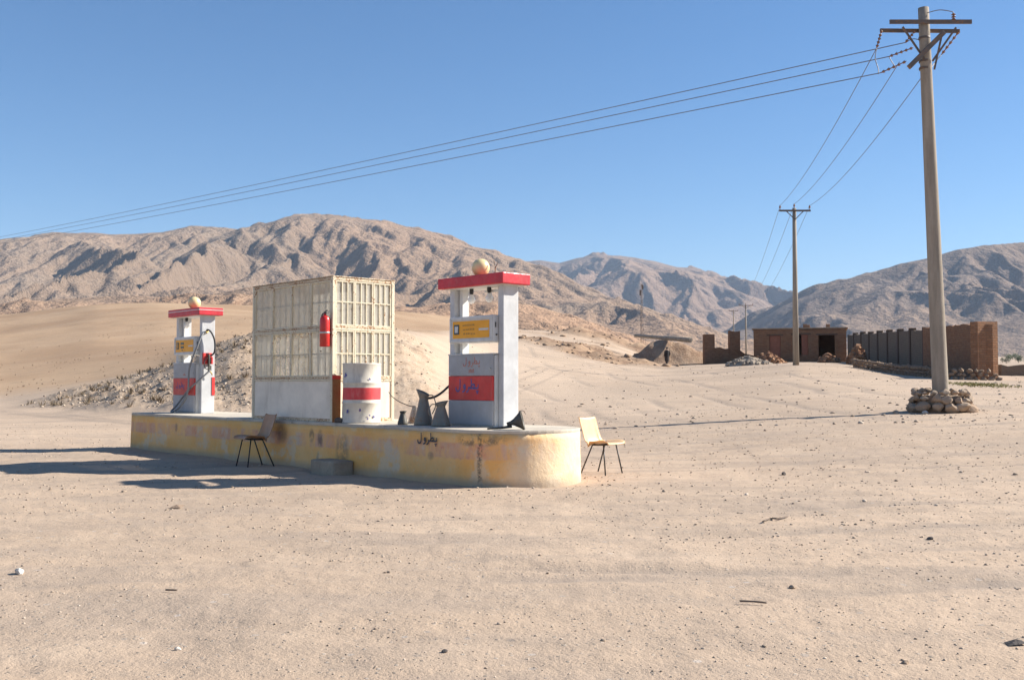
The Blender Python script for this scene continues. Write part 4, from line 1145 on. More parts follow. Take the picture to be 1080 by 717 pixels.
# ------------------------------------------------------------------ moulded chairs
def chair(label, x, y, face, mat):
    z = gz(x, y)
    t = thing('moulded_chair', label, 'chair', (x, y, z), math.atan2(face[1], face[0]), 'moulded plastic chairs by the platform')
    prof = smooth_path([(0.235, 0, 0.425), (0.225, 0, 0.445), (0.16, 0, 0.452), (0.0, 0, 0.435), (-0.13, 0, 0.425), (-0.19, 0, 0.455), (-0.225, 0, 0.54), (-0.265, 0, 0.68), (-0.295, 0, 0.79), (-0.305, 0, 0.80)], 4)
    n = len(prof); m = 13
    vs_ = []; fs_ = []
    for i, p in enumerate(prof):
        q = i / (n - 1)
        hw = 0.215 if q < 0.45 else 0.215 - 0.02 * math.sin((q - .45) / .55 * math.pi) - 0.045 * max(0, (q - .78) / .22) ** 2
        hw *= 1 - 0.16 * max(0, (0.12 - q) / 0.12) ** 2
        for j in range(m):
            e = -1 + 2 * j / (m - 1)
            cup = 0.030 * abs(e) ** 3
            d = (prof[min(i + 1, n - 1)] - prof[max(i - 1, 0)]).normalized()
            nrm = Vector((d.z, 0, -d.x))
            if nrm.z < 0 and q < .4: nrm = -nrm
            if q >= .4 and nrm.x < 0: nrm = -nrm
            vs_.append(Vector((p.x, e * hw, p.z)) + nrm * cup * (0.5 + 0.8 * math.sin(min(1, q * 1.2) * math.pi)))
    for i in range(n - 1):
        for j in range(m - 1):
            fs_.append((i * m + j, i * m + j + 1, (i + 1) * m + j + 1, (i + 1) * m + j))
    o = MB().add(vs_, fs_, True).build('seat_shell', mat, t)
    so = o.modifiers.new('thick', 'SOLIDIFY'); so.thickness = 0.008; so.offset = 0
    for sy in (-1, 1):
        MB().tube([(0.13, sy * 0.150, 0.422), (0.205, sy * 0.205, -0.01)], 0.0105, 8).build('leg', M['black_metal'], t)
        MB().tube([(-0.07, sy * 0.150, 0.415), (-0.245, sy * 0.205, -0.01)], 0.0105, 8).build('leg', M['black_metal'], t)
        MB().tube([(0.13, sy * 0.150, 0.422), (-0.07, sy * 0.150, 0.415)], 0.0105, 8).build('seat_rail', M['black_metal'], t)
    for x_ in (0.12, -0.06):
        MB().tube([(x_, -0.150, 0.420), (x_, 0.150, 0.420)], 0.009, 8).build('cross_rail', M['black_metal'], t)
    return t
chair('brown moulded plastic chair in the shade before the platform', -4.12, 16.72, (-0.77, -0.64), M['chair_brown'])
chair('tan moulded plastic chair in the sun past the rounded end', 1.32, 15.25, (0.74, -0.67), M['chair_cream'])

# ------------------------------------------------------------------ power poles and wires
def pole_near():
    bx, by = 11.30, 27.5
    z0 = gz(bx, by)
    t = thing('power_pole', 'tall near concrete power pole standing in a ring of stones', 'pole', (bx, by, z0), 0.0, 'concrete power poles')
    lean = -0.30; H = 10.75
    def ax(z): return Vector((lean * z / H, 0, z))
    MB().tube([ax(z) for z in np.linspace(-0.3, H, 14)], [0.212 - 0.075 * (z + 0.3) / (H + .3) for z in np.linspace(-0.3, H, 14)], 20).build('shaft', M['pole'], t)
    a = MB(); c = ax(10.30)
    a.bar(c + Vector((-0.98, -0.165, 0.02)), c + Vector((1.20, -0.165, 0.02)), 0.05, 0.11)
    a.build('cross_arm', M['galv'], t, 0.004)
    a = MB(); a.bar(c + Vector((-1.12, 0.165, -0.10)), c + Vector((1.02, 0.165, -0.12)), 0.05, 0.10)
    a.build('cross_arm', M['galv'], t, 0.004)
    a = MB(); a.bar(c + Vector((-0.56, -0.34, -1.26)), c + Vector((0.46, -0.16, -0.26)), 0.07, 0.12)
    a.build('cross_arm', M['galv'], t, 0.004)
    for (x0, z0_, x1, z1) in ((-0.62, -0.10, -0.02, -1.02), (0.80, -0.12, 0.16, -1.02)):
        MB().bar(c + Vector((x0, -0.12, z0_)), c + Vector((x1, -0.12, z1)), 0.03, 0.05).build('brace', M['galv'], t)
    MB().bar(c + Vector((0.42, -0.13, -0.30)), c + Vector((0.20, -0.13, -1.25)), 0.03, 0.045).build('brace', M['galv'], t)
    for z in (-0.40, -1.02, -1.22):
        MB().lathe([(0.148, z), (0.152, z + .005), (0.152, z + .06), (0.148, z + .065)], 18, tuple(c)).build('clamp_band', M['galv'], t)
    def insul(p0, p1, n=5, r=0.045):
        p0 = Vector(p0); p1 = Vector(p1); mb = MB(); mb.tube([p0, p1], 0.014, 6)
        d = (p1 - p0)
        for i in range(n):
            f0 = p0 + d * ((i + .25) / n); f1 = p0 + d * ((i + .7) / n)
            mb.tube([f0, f1], [r, r * .55], 10)
        return mb.build('insulator', M['insulator'], t)
    insul(c + Vector((-1.10, 0.1, -0.12)), c + Vector((-1.24, 0.1, -0.60)))
    insul(c + Vector((0.98, 0.1, -0.14)), c + Vector((0.70, 0.6, -0.62)))
    insul(c + Vector((0.72, -0.16, 0.07)), c + Vector((0.72, -0.16, 0.26)), 3, .06)
    insul(c + Vector((-0.30, -0.16, -0.22)), c + Vector((-0.55, -0.10, -0.52)), 4)
    insul(c + Vector((-0.42, -0.30, -0.72)), c + Vector((-0.95, 0.0, -0.86)))
    insul(c + Vector((-0.70, -0.55, -1.16)), c + Vector((-1.25, -0.20, -1.36)))
    for pts in ([(0.02, -0.16, 0.26), (0.35, -0.16, 0.34), (0.66, -0.16, 0.30), (0.72, -0.16, 0.26)],
                [(-1.24, 0.1, -0.60), (-1.30, 0.05, -0.9), (-1.24, 0.0, -1.20), (-1.28, -0.1, -1.36)],
                [(-0.95, 0, -0.86), (-0.88, 0, -1.0), (-0.80, 0, -1.12)],
                [(0.70, 0.6, -0.62), (0.40, 0.4, -0.95), (0.16, 0.0, -1.18)],
                [(-0.55, -0.1, -0.52), (-0.35, -0.1, -0.42), (-0.15, -0.1, -0.45)]):
        MB().tube(smooth_path([c + Vector(p) for p in pts], 5), 0.011, 6).build('jumper_wire', M['wire'], t)
    return t, (bx, by, z0), c
near_pole, PB, PC = pole_near()
def absN(v): return Vector(PB) + PC + Vector(v)

def pole_plain(label, px, d, H, r=0.17, arm=2.0, zoff=0.0):
    x = (px - 540) / 1100 * d
    z0 = gz(x, d)
    t = thing('power_pole', label, 'pole', (x, d, z0), 0.0, 'concrete power poles')
    MB().tube([(0, 0, -0.3), (0, 0, H * .5), (0, 0, H)], [r, r * .78, r * .58], 14).build('shaft', M['pole'], t)
    MB().bar((-arm / 2, -r * .7, H - 0.18), (arm / 2, -r * .7, H - 0.18), 0.08, 0.11).build('cross_arm', M['galv'], t)
    for s in (-1, 1):
        MB().bar((s * arm * .28, -r * .7, H - 0.2), (0, -r * .8, H - 0.75), 0.04, 0.05).build('brace', M['galv'], t)
    for xx in (-arm / 2 + .06, 0.0, arm / 2 - .06):
        zz = H - 0.12 if xx else H
        MB().lathe([(0.02, 0), (0.02, .1), (0.06, .12), (0.065, .2), (0.03, .24), (0.045, .27), (.001, .29)], 10, (xx, -r * .7 if xx else 0, zz)).build('insulator', M['insulator'], t)
    return t, [Vector((x + xx, d - (r * .7 if xx else 0), z0 + (H + .13 if xx else H + .26))) for xx in (-arm / 2 + .06, 0.0, arm / 2 - .06)]
# second pole: 166 px from foot to tip
x2 = (839.5 - 540) / 1100 * 66.0
_, T2 = pole_plain('middle distance concrete power pole in front of the brick building', 839.5, 66.0, EYE + (404 - 217) / 1100 * 66.0 - gz(x2, 66.0) - 0.1, 0.20)
x3 = (787 - 540) / 1100 * 190.0
_, T3 = pole_plain('small distant power pole with cross arm behind the ruined walls', 787, 190.0, EYE + (404 - 321) / 1100 * 190 - gz(x3, 190.0), 0.19, 2.6)
x4 = (774 - 540) / 1100 * 270.0
_, T4 = pole_plain('farthest small power pole left of the other distant pole', 774, 270.0, EYE + (404 - 327) / 1100 * 270 - gz(x4, 270.0), 0.19, 2.4)

def wire(label, a, b, sag, r, grp, n=28):
    a = Vector(a); b = Vector(b)
    pts = [a.lerp(b, i / n) - Vector((0, 0, 4 * sag * (i / n) * (1 - i / n))) for i in range(n + 1)]
    o = MB().tube(pts, r, 5, False).build('overhead_wire', M['wire'], None)
    return tag(o, label, 'wire', grp)
WL = 'overhead wires running left from the near pole'
def far_left(y_at_0, d0=94.0, ext=1.9, a=None):
    q = Vector(((0 - 540) / 1100 * d0, d0, EYE + (404 - y_at_0) / 1100 * d0))
    return a + (q - a) * ext
for lab, off, y0 in (('uppermost of three overhead wires running left from the near pole', (-0.50, -0.08, -0.50), 243.0),
                     ('middle of three overhead wires running left from the near pole', (-0.95, 0.0, -0.86), 246.5),
                     ('lowest of three overhead wires running left from the near pole', (-1.25, -0.2, -1.36), 250.5)):
    a = absN(off); wire(lab, a, far_left(y0, a=a), 0.5, 0.013, WL, 60)
WR = 'overhead wires between the near and the second pole'
for lab, off, b in (('leftmost of three wires from near pole down to second pole', (-1.24, 0.1, -0.60), T2[0]),
                    ('middle of three wires from near pole down to second pole', (-0.60, 0.2, -0.95), T2[1]),
                    ('rightmost of three wires from near pole down to second pole', (0.0, 0.2, -1.35), T2[2])):
    wire(lab, absN(off), b, 0.42, 0.011, WR)
W3 = 'overhead wires between the second pole and the distant pole'
for lab, i in (('leftmost of three wires beyond the second pole', 0), ('middle of three wires beyond the second pole', 1), ('rightmost of three wires beyond the second pole', 2)):
    wire(lab, T2[i], T3[i], 1.6, 0.013, W3)
# lattice radio mast, faint on the slope
xm = (677 - 540) / 1100 * 230.0
zm = gz(xm, 230.0)
mast = thing('lattice_mast', 'thin faint lattice mast on the slope behind the dirt mound', 'mast', (xm, 230.0, zm))
Hm = EYE + (404 - 299) / 1100 * 230 - zm
for (sx, sy) in ((-1, -1), (1, -1), (0, 1)):
    MB().tube([(sx * .35, sy * .3, -0.3), (sx * .16, sy * .14, Hm)], 0.03, 6).build('leg', M['galv'], mast)
mb = MB(); nb = 14
for i in range(nb):
    za, zb = Hm * i / nb, Hm * (i + 1) / nb
    fa, fb = .35 - .19 * i / nb, .35 - .19 * (i + 1) / nb
    c3 = ((-1, -.86), (1, -.86), (0, .86))
    for q in range(3):
        (xa, ya), (xb, yb) = c3[q], c3[(q + 1) % 3]
        mb.tube([(xa * fa, ya * fa, za), (xb * fb, yb * fb, zb)], 0.022, 4, False)
mb.build('lattice_bracing', M['galv'], mast)
MB().box(-0.45, -0.1, -0.2, 0.1, Hm - 2.6, Hm - 1.4).build('antenna_panel', M['galv'], mast)
MB().box(0.1, 0.4, -0.2, 0.1, Hm - 1.2, Hm - 0.3).build('antenna_panel', M['galv'], mast)

# ------------------------------------------------------------------ stone ring round the pole foot
ring = thing('stone_ring', 'dry stone ring around the foot of the near pole', 'stone ring', PB, 0.0)
Rg = 0.70
sd = 500
for course, (zc, rr, n, sz) in enumerate(((0.11, Rg + .05, 15, 0.19), (0.31, Rg, 16, 0.17), (0.47, Rg - 0.04, 17, 0.13))):
    for i in range(n):
        a = 2 * math.pi * (i + 0.5 * (course % 2) + random.uniform(-.15, .15)) / n
        if course == 2 and 4.9 < a % 6.283 < 6.2 and random.random() < 0.35: continue
        s = sz * random.uniform(0.72, 1.35); sd += 1
        rock('stone', s, M['stone'], sd, ring, (rr * math.cos(a), rr * math.sin(a), zc + random.uniform(-.04, .05)), a + random.uniform(-.5, .5), 2, (.8, 1.0, random.uniform(.6, .85)), .2)
for i in range(12):
    sd += 1; a = random.uniform(1.2, 4.2); rr = random.uniform(.35, .62)
    rock('stone', random.uniform(.08, .13), M['stone'], sd, ring, (rr * math.cos(a), rr * math.sin(a), .52 + random.uniform(-.02, .05)), a, 2, (1, 1, .7), .22)
mb = MB().lathe([(0.001, 0.40), (0.3, 0.42), (0.58, 0.40), (0.62, 0.1), (0.62, -0.1)], 20)
mb.build('earth_fill', M['plinth'], ring)
o = rock('loose_stone', 0.10, M['stone'], 911, None, (PB[0] - 1.33, PB[1] - 0.35, gz(PB[0] - 1.33, PB[1] - .35) + 0.04), 0.4)
tag(o, 'single brown stone lying left of the stone ring', 'stone')
o = rock('loose_stone', 0.085, M['white_stone'], 915, None, (PB[0] - 0.72, PB[1] - 0.72, gz(PB[0] - 0.72, PB[1] - .72) + 0.04), 0.9)
tag(o, 'pale stone touching the shaded foot of the stone ring', 'stone')

# ------------------------------------------------------------------ brick compound
def uv_box(o, s=1.0):
    """metre-scaled box-projected UVs"""
    me = o.data; uv = me.uv_layers.new(name='UVMap')
    for p in me.polygons:
        n = p.normal
        for li in p.loop_indices:
            c = me.vertices[me.loops[li].vertex_index].co
            if abs(n.z) > 0.7: q = (c.x, c.y)
            elif abs(n.x) > abs(n.y): q = (c.y, c.z)
            else: q = (c.x, c.z)
            uv.data[li].uv = (q[0] * s, q[1] * s)
    return o
def ragged_wall(name, L, H, T, mat, parent, x0=0.0, y0=0.0, z0=0.0, seed=1, rag=0.08, openings=(), n=None, top=None):
    """wall along local x with an uneven top, built as butted piers around openings; openings (a,b,zb,zt)"""
    mb = MB()
    cuts = sorted(set([0, L] + [q for o_ in openings for q in o_[:2]]))
    for a, b in zip(cuts[:-1], cuts[1:]):
        op = [o_ for o_ in openings if o_[0] <= a + 1e-6 and o_[1] >= b - 1e-6]
        segs = [(0, H)] if not op else ([(0, op[0][2])] if op[0][2] > 0 else []) + [(op[0][3], H)]
        for (za, zb) in segs:
            if zb - za < 0.02: continue
            m = max(1, int((b - a) / 0.45)) if abs(zb - H) < 1e-6 else 1
            xs = np.linspace(a, b, m + 1)
            vs_ = []
            for xx in xs:
                hh = zb
                if abs(zb - H) < 1e-6:
                    hh = zb + rag * 2 * float(vnoise(np.array([xx * 1.7 + seed]), np.array([seed * 1.3]), seed)[0])
                    if top is not None: hh += top(xx)
                vs_ += [(x0 + xx, y0, z0 + za), (x0 + xx, y0 + T, z0 + za), (x0 + xx, y0 + T, z0 + hh), (x0 + xx, y0, z0 + hh)]
            fs_ = []
            for i in range(m):
                p = i * 4; q = p + 4
                fs_ += [(p, q, q + 3, p + 3), (p + 1, p + 2, q + 2, q + 1), (p + 3, q + 3, q + 2, p + 2), (p, p + 1, q + 1, q)]
            fs_ += [(0, 3, 2, 1), (m * 4, m * 4 + 1, m * 4 + 2, m * 4 + 3)]
            mb.add(vs_, fs_)
    o = mb.build(name, mat, parent)
    return uv_box(o)
def at(px, d, dz=0.0):
    x = (px - 540) / 1100 * d
    return Vector((x, d, gz(x, d) + dz))

# building: front facade across the view, slightly turned
A = at(795, 99.0); B = at(893, 96.6)
L = (Vector((B.x, B.y)) - Vector((A.x, A.y))).length
bz = min(A.z, B.z) - 0.2
bh = EYE + (404 - 347) / 1100 * 97 - bz
bld = thing('brick_building', 'low flat roofed brown brick building with open doorways', 'building', (A.x, A.y, bz), math.atan2(B.y - A.y, B.x - A.x))
def X_(px): return (px - 795) / 98.0 * L
ops = ((X_(812), X_(824), 0.15, bh - 0.55), (X_(838), X_(853), 0.9, bh - 0.5), (X_(864), X_(881), 0.15, bh - 0.55))
ragged_wall('front_wall', L, bh, 0.4, M['brick'], bld, seed=3, rag=0.05, openings=ops)
ragged_wall('back_wall', L, bh, 0.4, M['brick'], bld, y0=4.6, seed=5, rag=0.04)
for x in (0.0, X_(828), L - 0.4):
    w = ragged_wall('cross_wall', 4.2, bh - 0.02, 0.4, M['brick'], bld, seed=7)
    w.rotation_euler = (0, 0, R(90)); w.location = (x + 0.4, 0.4, 0)
MB().box(-0.15, L + 0.15, -0.08, 5.1, bh + 0.04, bh + 0.17).build('roof', M['plinth'], bld, 0.03)
MB().box(0.0, L, 0.41, 4.6, 0.0, 0.12).build('floor', M['dark_inside'], bld)
for (a, b, zb, zt) in ops:
    MB().box(a - 0.25, b + 0.25, -0.015, 0.385, zt + 0.003, zt + 0.14).build('lintel', M['lintel'], bld)
a, b, zb, zt = ops[0]
MB().box(a + 0.02, b - 0.02, 0.12, 0.17, zb, zt - 0.01).build('door', M['door_wood'], bld)
a, b, zb, zt = ops[1]
MB().box(a + 0.55 * (b - a), b - 0.02, 0.14, 0.18, zb, zt - 0.01).build('shutter', M['door_wood'], bld)
for px, h in ((850, .35), (853, .28), (874, .3)):
    MB().box(X_(px) - .18, X_(px) + .18, 0.1, 0.35, bh + 0.171, bh + .17 + h).build('chimney_stub', M['brick_solid'], bld, .02)

# ruined walls left of the building
A = at(743, 101.0)
ru = thing('ruined_wall', 'roofless ruined brick wall with two standing pillars', 'ruin', (A.x, A.y, A.z - 0.2), 0.02)
m = 101.0 / 1100
h0 = EYE + (404 - 352) * m - (A.z - .2)
ragged_wall('pillar', 11 * m, h0, 0.8, M['brick'], ru, 0, 0, 0, 11, .08)
ragged_wall('low_wall', 16 * m, EYE + (404 - 367) * m - (A.z - .2), 0.45, M['brick'], ru, 11 * m + .002, 0.1, 0, 13, .12)
ragged_wall('pillar', 11 * m, h0 + .25, 0.8, M['brick'], ru, 27 * m + .004, 0, 0, 17, .08)
ragged_wall('low_wall', 15 * m, EYE + (404 - 369) * m - (A.z - .2), 0.45, M['brick'], ru, 38 * m + .006, 0.1, 0, 19, .2, top=lambda x: -.5 * x)

# long yard wall running towards the camera on the right
NA = at(1037, 50.5); FB = at(893, 96.0)
dv = Vector((FB.x - NA.x, FB.y - NA.y)); Lw = dv.length
wz = NA.z - 0.15
H0 = EYE + (404 - 341) / 1100 * 50.5 - wz
H1 = EYE + (404 - 352) / 1100 * 96.0 - wz
yard = thing('yard_wall', 'long brown mud brick yard wall with piers beside the building', 'wall', (NA.x, NA.y, wz), math.atan2(dv.y, dv.x))
ln = 13.5
tp = lambda x: (H1 - H0) * x / Lw
o = ragged_wall('brick_section', ln, H0, 0.45, M['brick'], yard, 0, -0.45, 0, 23, .06, top=tp)
npan = 8; pl_ = (Lw - ln) / npan
for i in range(npan):
    xa = ln + i * pl_
    ragged_wall('wall_panel', pl_ - 0.42, H0 - 0.10 + tp(xa), 0.30, M['brick_grey'], yard, xa + 0.42, -0.40, 0, 30 + i, .04, top=lambda x: (H1 - H0) * x / Lw)
    ragged_wall('pier', 0.42 - 0.004, H0 + 0.06 + tp(xa), 0.40, M['brick_shade'], yard, xa + 0.002, -0.44, 0, 50 + i, .03)
# lit return at the near end, turned towards the sun
rt = ragged_wall('return_wall', 1.35, H0 + 0.08, 0.45, M['brick'], yard, 0, 0, 0, 61, .04)
ang = math.atan2(0.42, 0.90) - yard.rotation_euler.z
rt.rotation_euler = (0, 0, ang); rt.location = (-0.30, 0.30, 0.0)
# rough stone plinth before the wall
plx = thing('stone_plinth', 'low rough stone footing in front of the yard wall', 'footing', (0, 0, 0))
pts = [at(1054, 49.6), at(1000, 50.2), at(952, 56.0), at(900, 66.0)]
sd = 3000
for a, b in zip(pts[:-1], pts[1:]):
    nseg = int((b - a).length / 0.30)
    for i in range(nseg):
        for c_ in range(3):
            sd += 1
            q = a.lerp(b, (i + .5 * c_ + random.uniform(0, .4)) / nseg)
            rock('stone', random.uniform(.16, .23), M['plinth'], sd, plx, (q.x, q.y + .04 * c_, gz(q.x, q.y) + .06 + .19 * c_), random.uniform(0, 3), 1, (1, .8, .7), .2)

# heaps
def heap(name, label, cat, px, d, wpx, hpx, mat, count, size, brick=True, seed=1):
    c = at(px, d); m_ = d / 1100.0
    r_ = wpx * m_ / 2; h_ = hpx * m_
    t = thing(name, label, cat, (c.x, c.y, c.z))
    rs = np.random.default_rng(seed)
    mb = MB(); n = 20
    prof = [(r_ * 1.05, -0.3), (r_ * .98, 0.02), (r_ * .72, h_ * .32), (r_ * .42, h_ * .65), (r_ * .16, h_ * .88), (0.01, h_ * .93)]
    mb.lathe(prof, n)
    mb.v = [(x * (1 + .25 * math.sin(3 * math.atan2(y, x) + seed)), y * (1 + .2 * math.cos(2 * math.atan2(y, x) + seed)), z) for x, y, z in mb.v]
    mb.build('core', mat, t)
    mb = MB()
    for i in range(count):
        q = rs.random() ** .7; a = rs.random() * 6.283
        f = 1 - q
        z = np.interp(q, [0, .16, .42, .72, 1], [h_ * .93, h_ * .86, h_ * .64, h_ * .32, 0.03])
        x = q * r_ * math.cos(a) * (1 + .25 * math.sin(3 * a + seed)); y = q * r_ * math.sin(a) * (1 + .2 * math.cos(2 * a + seed))
        s = size * (0.6 + .8 * rs.random())
        Mx = Matrix.Translation((x, y, float(z))) @ Euler((rs.random() * 1.4, rs.random() * 1.4, rs.random() * 6)).to_matrix().to_4x4()
        if brick: mb.box(-s, s, -s * .5, s * .5, -s * .35, s * .35, Mx)
        else: mb.add([Mx @ Vector(tuple(p * s * (.7 + .5 * rs.random()))) for p in ICO_V], [tuple(int(w_) for w_ in f_) for f_ in ICO_F])
    o = mb.build('loose_bricks' if brick else 'loose_stones', mat, t); o['kind'] = 'stuff'
    return t
heap('brick_heap', 'tumbled brown brick heap left of the brick doorway', 'brick heap', 810, 88.0, 30, 11, M['brick_solid'], 160, .22, True, 3)
heap('brick_heap', 'conical stacked brick heap beside the yard wall', 'brick heap', 905, 74.0, 20, 20, M['brick_solid'], 170, .20, True, 5)
heap('brick_heap', 'small brick heap below the dark open doorway', 'brick heap', 874, 84.0, 22, 8, M['brick_solid'], 90, .20, True, 7)
heap('gravel_heap', 'low grey gravel heap between the ruin and brick heap', 'gravel heap', 788, 82.0, 42, 9, M['gravel'], 220, .16, False, 9)
def mound():
    c = at(707, 104.0); n, m_ = 60, 36
    vs_ = []; fs_ = []
    for j in range(m_):
        for i in range(n):
            u = -1 + 2 * i / (n - 1); v_ = -1 + 2 * j / (m_ - 1)
            x = u * 5.4; y = v_ * 3.4
            hh = 2.75 * math.exp(-abs((u + .08) / .60) ** 2.2 * (1.0 if u < 0 else 1.15)) * math.exp(-(v_ / .5) ** 2) + 0.8 * math.exp(-((u - .62) / .26) ** 2 - (v_ / .5) ** 2)
            hh += 0.55 * float(fbm(np.array([x * .6]), np.array([y * .6]), 401, 4)[0]) * min(1, hh)
            e = max(abs(u), abs(v_))
            vs_.append((x, y, hh * 1.0 - 0.12 - 0.5 * max(0, e - .8)))
    for j in range(m_ - 1):
        for i in range(n - 1):
            fs_.append((j * n + i, j * n + i + 1, (j + 1) * n + i + 1, (j + 1) * n + i))
    k = NT('mound_earth')
    v = k.co(); nn = k.noise(v, 1.1, 6, .7); n2 = k.noise(v, 6, 5, .7)
    cc_ = k.mix(k.mrange(nn, .35, .65), (0.31, 0.20, 0.13), (0.39, 0.275, 0.19))
    cc_ = k.mix(k.math('MULTIPLY', k.mrange(n2, .5, .7), .5), cc_, (0.25, 0.17, 0.115))
    mat = k.done(cc_, .95, 0, k.bump(k.math('ADD', nn, n2), .9, .15), spec=.1)
    o = MB().add(vs_, fs_, True).build('dirt_mound', mat)
    o.location = (c.x, c.y, c.z)
    tag(o, 'bare reddish dirt mound behind the walking person', 'dirt mound')
    return c
mc = mound()
# spare concrete pole lying on the mound
a = Vector(((670 - 540) / 1100 * 107, 107.0, EYE + (404 - 354) / 1100 * 107)); b = Vector(((729 - 540) / 1100 * 101.5, 101.5, EYE + (404 - 358.5) / 1100 * 101.5))
lp = thing('fallen_pole', 'grey concrete pole lying across the dirt mound', 'pole', tuple(a))
MB().tube([Vector((0, 0, 0)), (b - a) * .5, (b - a)], [0.16, 0.20, 0.26], 14).build('shaft', M['pole'], lp)
MB().tube([(b - a) * .999, (b - a) * 1.006], [0.19, 0.17], 14).build('butt_end', M['dark_stone'], lp)

# ------------------------------------------------------------------ person walking
def person():
    d = 96.0; c = at(703.5, d)
    t = thing('person', 'person in dark long tunic and trousers standing by the mound', 'person', (c.x, c.y, c.z), R(200))
    # one continuous body grown over a jointed skeleton
    P = {'pelvis': (0, 0, .95), 'waist': (0, .01, 1.10), 'chest': (0, .02, 1.30), 'neckb': (0, .02, 1.46), 'neck': (0, 0, 1.53), 'head': (0, -.015, 1.63), 'crown': (0, -.005, 1.72)}
    E = [('pelvis', 'waist'), ('waist', 'chest'), ('chest', 'neckb'), ('neckb', 'neck'), ('neck', 'head'), ('head', 'crown')]
    rad = {'pelvis': (.15, .11), 'waist': (.14, .10), 'chest': (.165, .11), 'neckb': (.10, .08), 'neck': (.055, .055), 'head': (.078, .095), 'crown': (.06, .075)}
    for s, n in ((-1, 'l'), (1, 'r')):
        st = .10 * s
        for nm, p, r_ in (('hip', (s * .09, 0, .88), (.09, .09)), ('knee', (s * .10, -.05 + st * .9, .50), (.06, .06)), ('ankle', (s * .10, .02 + st * 1.4, .10), (.042, .042)), ('heel', (s * .10, .03 + st * 1.4, .045), (.04, .04)), ('toe', (s * .12, -.15 + st * 1.4, .035), (.035, .03)),
                          ('shoulder', (s * .19, .02, 1.41), (.065, .065)), ('elbow', (s * .25, .05, 1.14), (.042, .042)), ('wrist', (s * .25, -.05 - st * .3, .90), (.03, .03)), ('palm', (s * .25, -.07 - st * .3, .83), (.034, .02))):
            P[nm + n] = p; rad[nm + n] = r_
        E += [('pelvis', 'hip' + n), ('hip' + n, 'knee' + n), ('knee' + n, 'ankle' + n), ('ankle' + n, 'heel' + n), ('heel' + n, 'toe' + n), ('neckb', 'shoulder' + n), ('shoulder' + n, 'elbow' + n), ('elbow' + n, 'wrist' + n), ('wrist' + n, 'palm' + n)]
        for f in range(5):
            if f < 4: p1 = (s * .25, -.07 - st * .3 - .027 + .018 * f, .78); p2 = (s * .245, -.075 - st * .3 - .03 + .018 * f, .735 + .01 * abs(f - 1.5))
            else: p1 = (s * .232, -.115 - st * .3, .83); p2 = (s * .228, -.125 - st * .3, .79)
            P['f%d%s' % (f, n)] = p1; P['g%d%s' % (f, n)] = p2; rad['f%d%s' % (f, n)] = (.009, .009); rad['g%d%s' % (f, n)] = (.008, .008)
            E += [('palm' + n, 'f%d%s' % (f, n)), ('f%d%s' % (f, n), 'g%d%s' % (f, n))]
    ks = list(P)
    me = bpy.data.meshes.new('body'); me.from_pydata([P[q] for q in ks], [(ks.index(a), ks.index(b)) for a, b in E], [])
    o = link('body', me, M['skin'], t)
    sk = o.modifiers.new('skin', 'SKIN'); sk.use_smooth_shade = True
    for i, q in enumerate(ks):
        me.skin_vertices[0].data[i].radius = rad[q]
    me.skin_vertices[0].data[0].use_root = True
    ss = o.modifiers.new('sub', 'SUBSURF'); ss.levels = 2; ss.render_levels = 2
    # tunic, trousers, waistcoat, cap hair
    def shell(name, rings, mat):
        mb = MB(); n = 18; vs_ = []
        for (z, cx, cy, rx, ry) in rings:
            for k_ in range(n):
                a_ = 2 * math.pi * k_ / n
                w_ = 1 + .05 * math.sin(5 * a_ + z * 3)
                vs_.append((cx + rx * w_ * math.cos(a_), cy + ry * w_ * math.sin(a_), z))
        mb.add(vs_, [(r_ * n + k_, r_ * n + (k_ + 1) % n, (r_ + 1) * n + (k_ + 1) % n, (r_ + 1) * n + k_) for r_ in range(len(rings) - 1) for k_ in range(n)], True)
        return mb.build(name, mat, t)
    shell('tunic', [(.46, 0, .0, .225, .20), (.70, 0, 0, .215, .175), (.95, 0, 0, .195, .155), (1.12, 0, .01, .18, .14), (1.32, 0, .02, .205, .145), (1.43, 0, .02, .17, .12), (1.50, 0, .015, .075, .07)], M['cloth'])
    shell('waistcoat', [(.86, 0, 0, .212, .172), (1.12, 0, .01, .195, .155), (1.32, 0, .02, .218, .158), (1.42, 0, .02, .185, .13)], M['vest'])
    for s in (-1, 1):
        st = .10 * s
        shell('trouser_leg', [(.11, s * .10, .02 + st * 1.4, .085, .085), (.20, s * .10, .01 + st * 1.3, .095, .10), (.50, s * .10, -.04 + st * .9, .105, .105), (.85, s * .09, 0, .115, .12)], M['cloth'])
        MB().tube(smooth_path([(s * .17, .02, 1.42), (s * .235, .045, 1.27), (s * .255, .05, 1.13), (s * .255, 0, 1.02), (s * .252, -.04 - st * .3, .93)], 4), [.085 - .0022 * i for i in range(17)], 12).build('sleeve', M['cloth'], t)
    shell('hair', [(1.60, 0, .045, .075, .06), (1.66, 0, .02, .093, .095), (1.72, 0, .01, .088, .098), (1.755, 0, .005, .06, .07), (1.77, 0, .005, .005, .005)], M['hair'])
    MB().tube([(0, -.105, 1.655), (0, -.125, 1.615), (0, -.108, 1.605)], [.010, .016, .010], 8).build('nose', M['skin'], t)
    mb = MB()
    for s in (-1, 1): mb.sphere((s * .033, -.098, 1.655), .011, 8, 6)
    mb.build('eyes', M['hair'], t)
    MB().tube([(-.025, -.105, 1.58), (0, -.112, 1.578), (.025, -.105, 1.58)], .006, 6).build('mouth', M['hair'], t)
person()

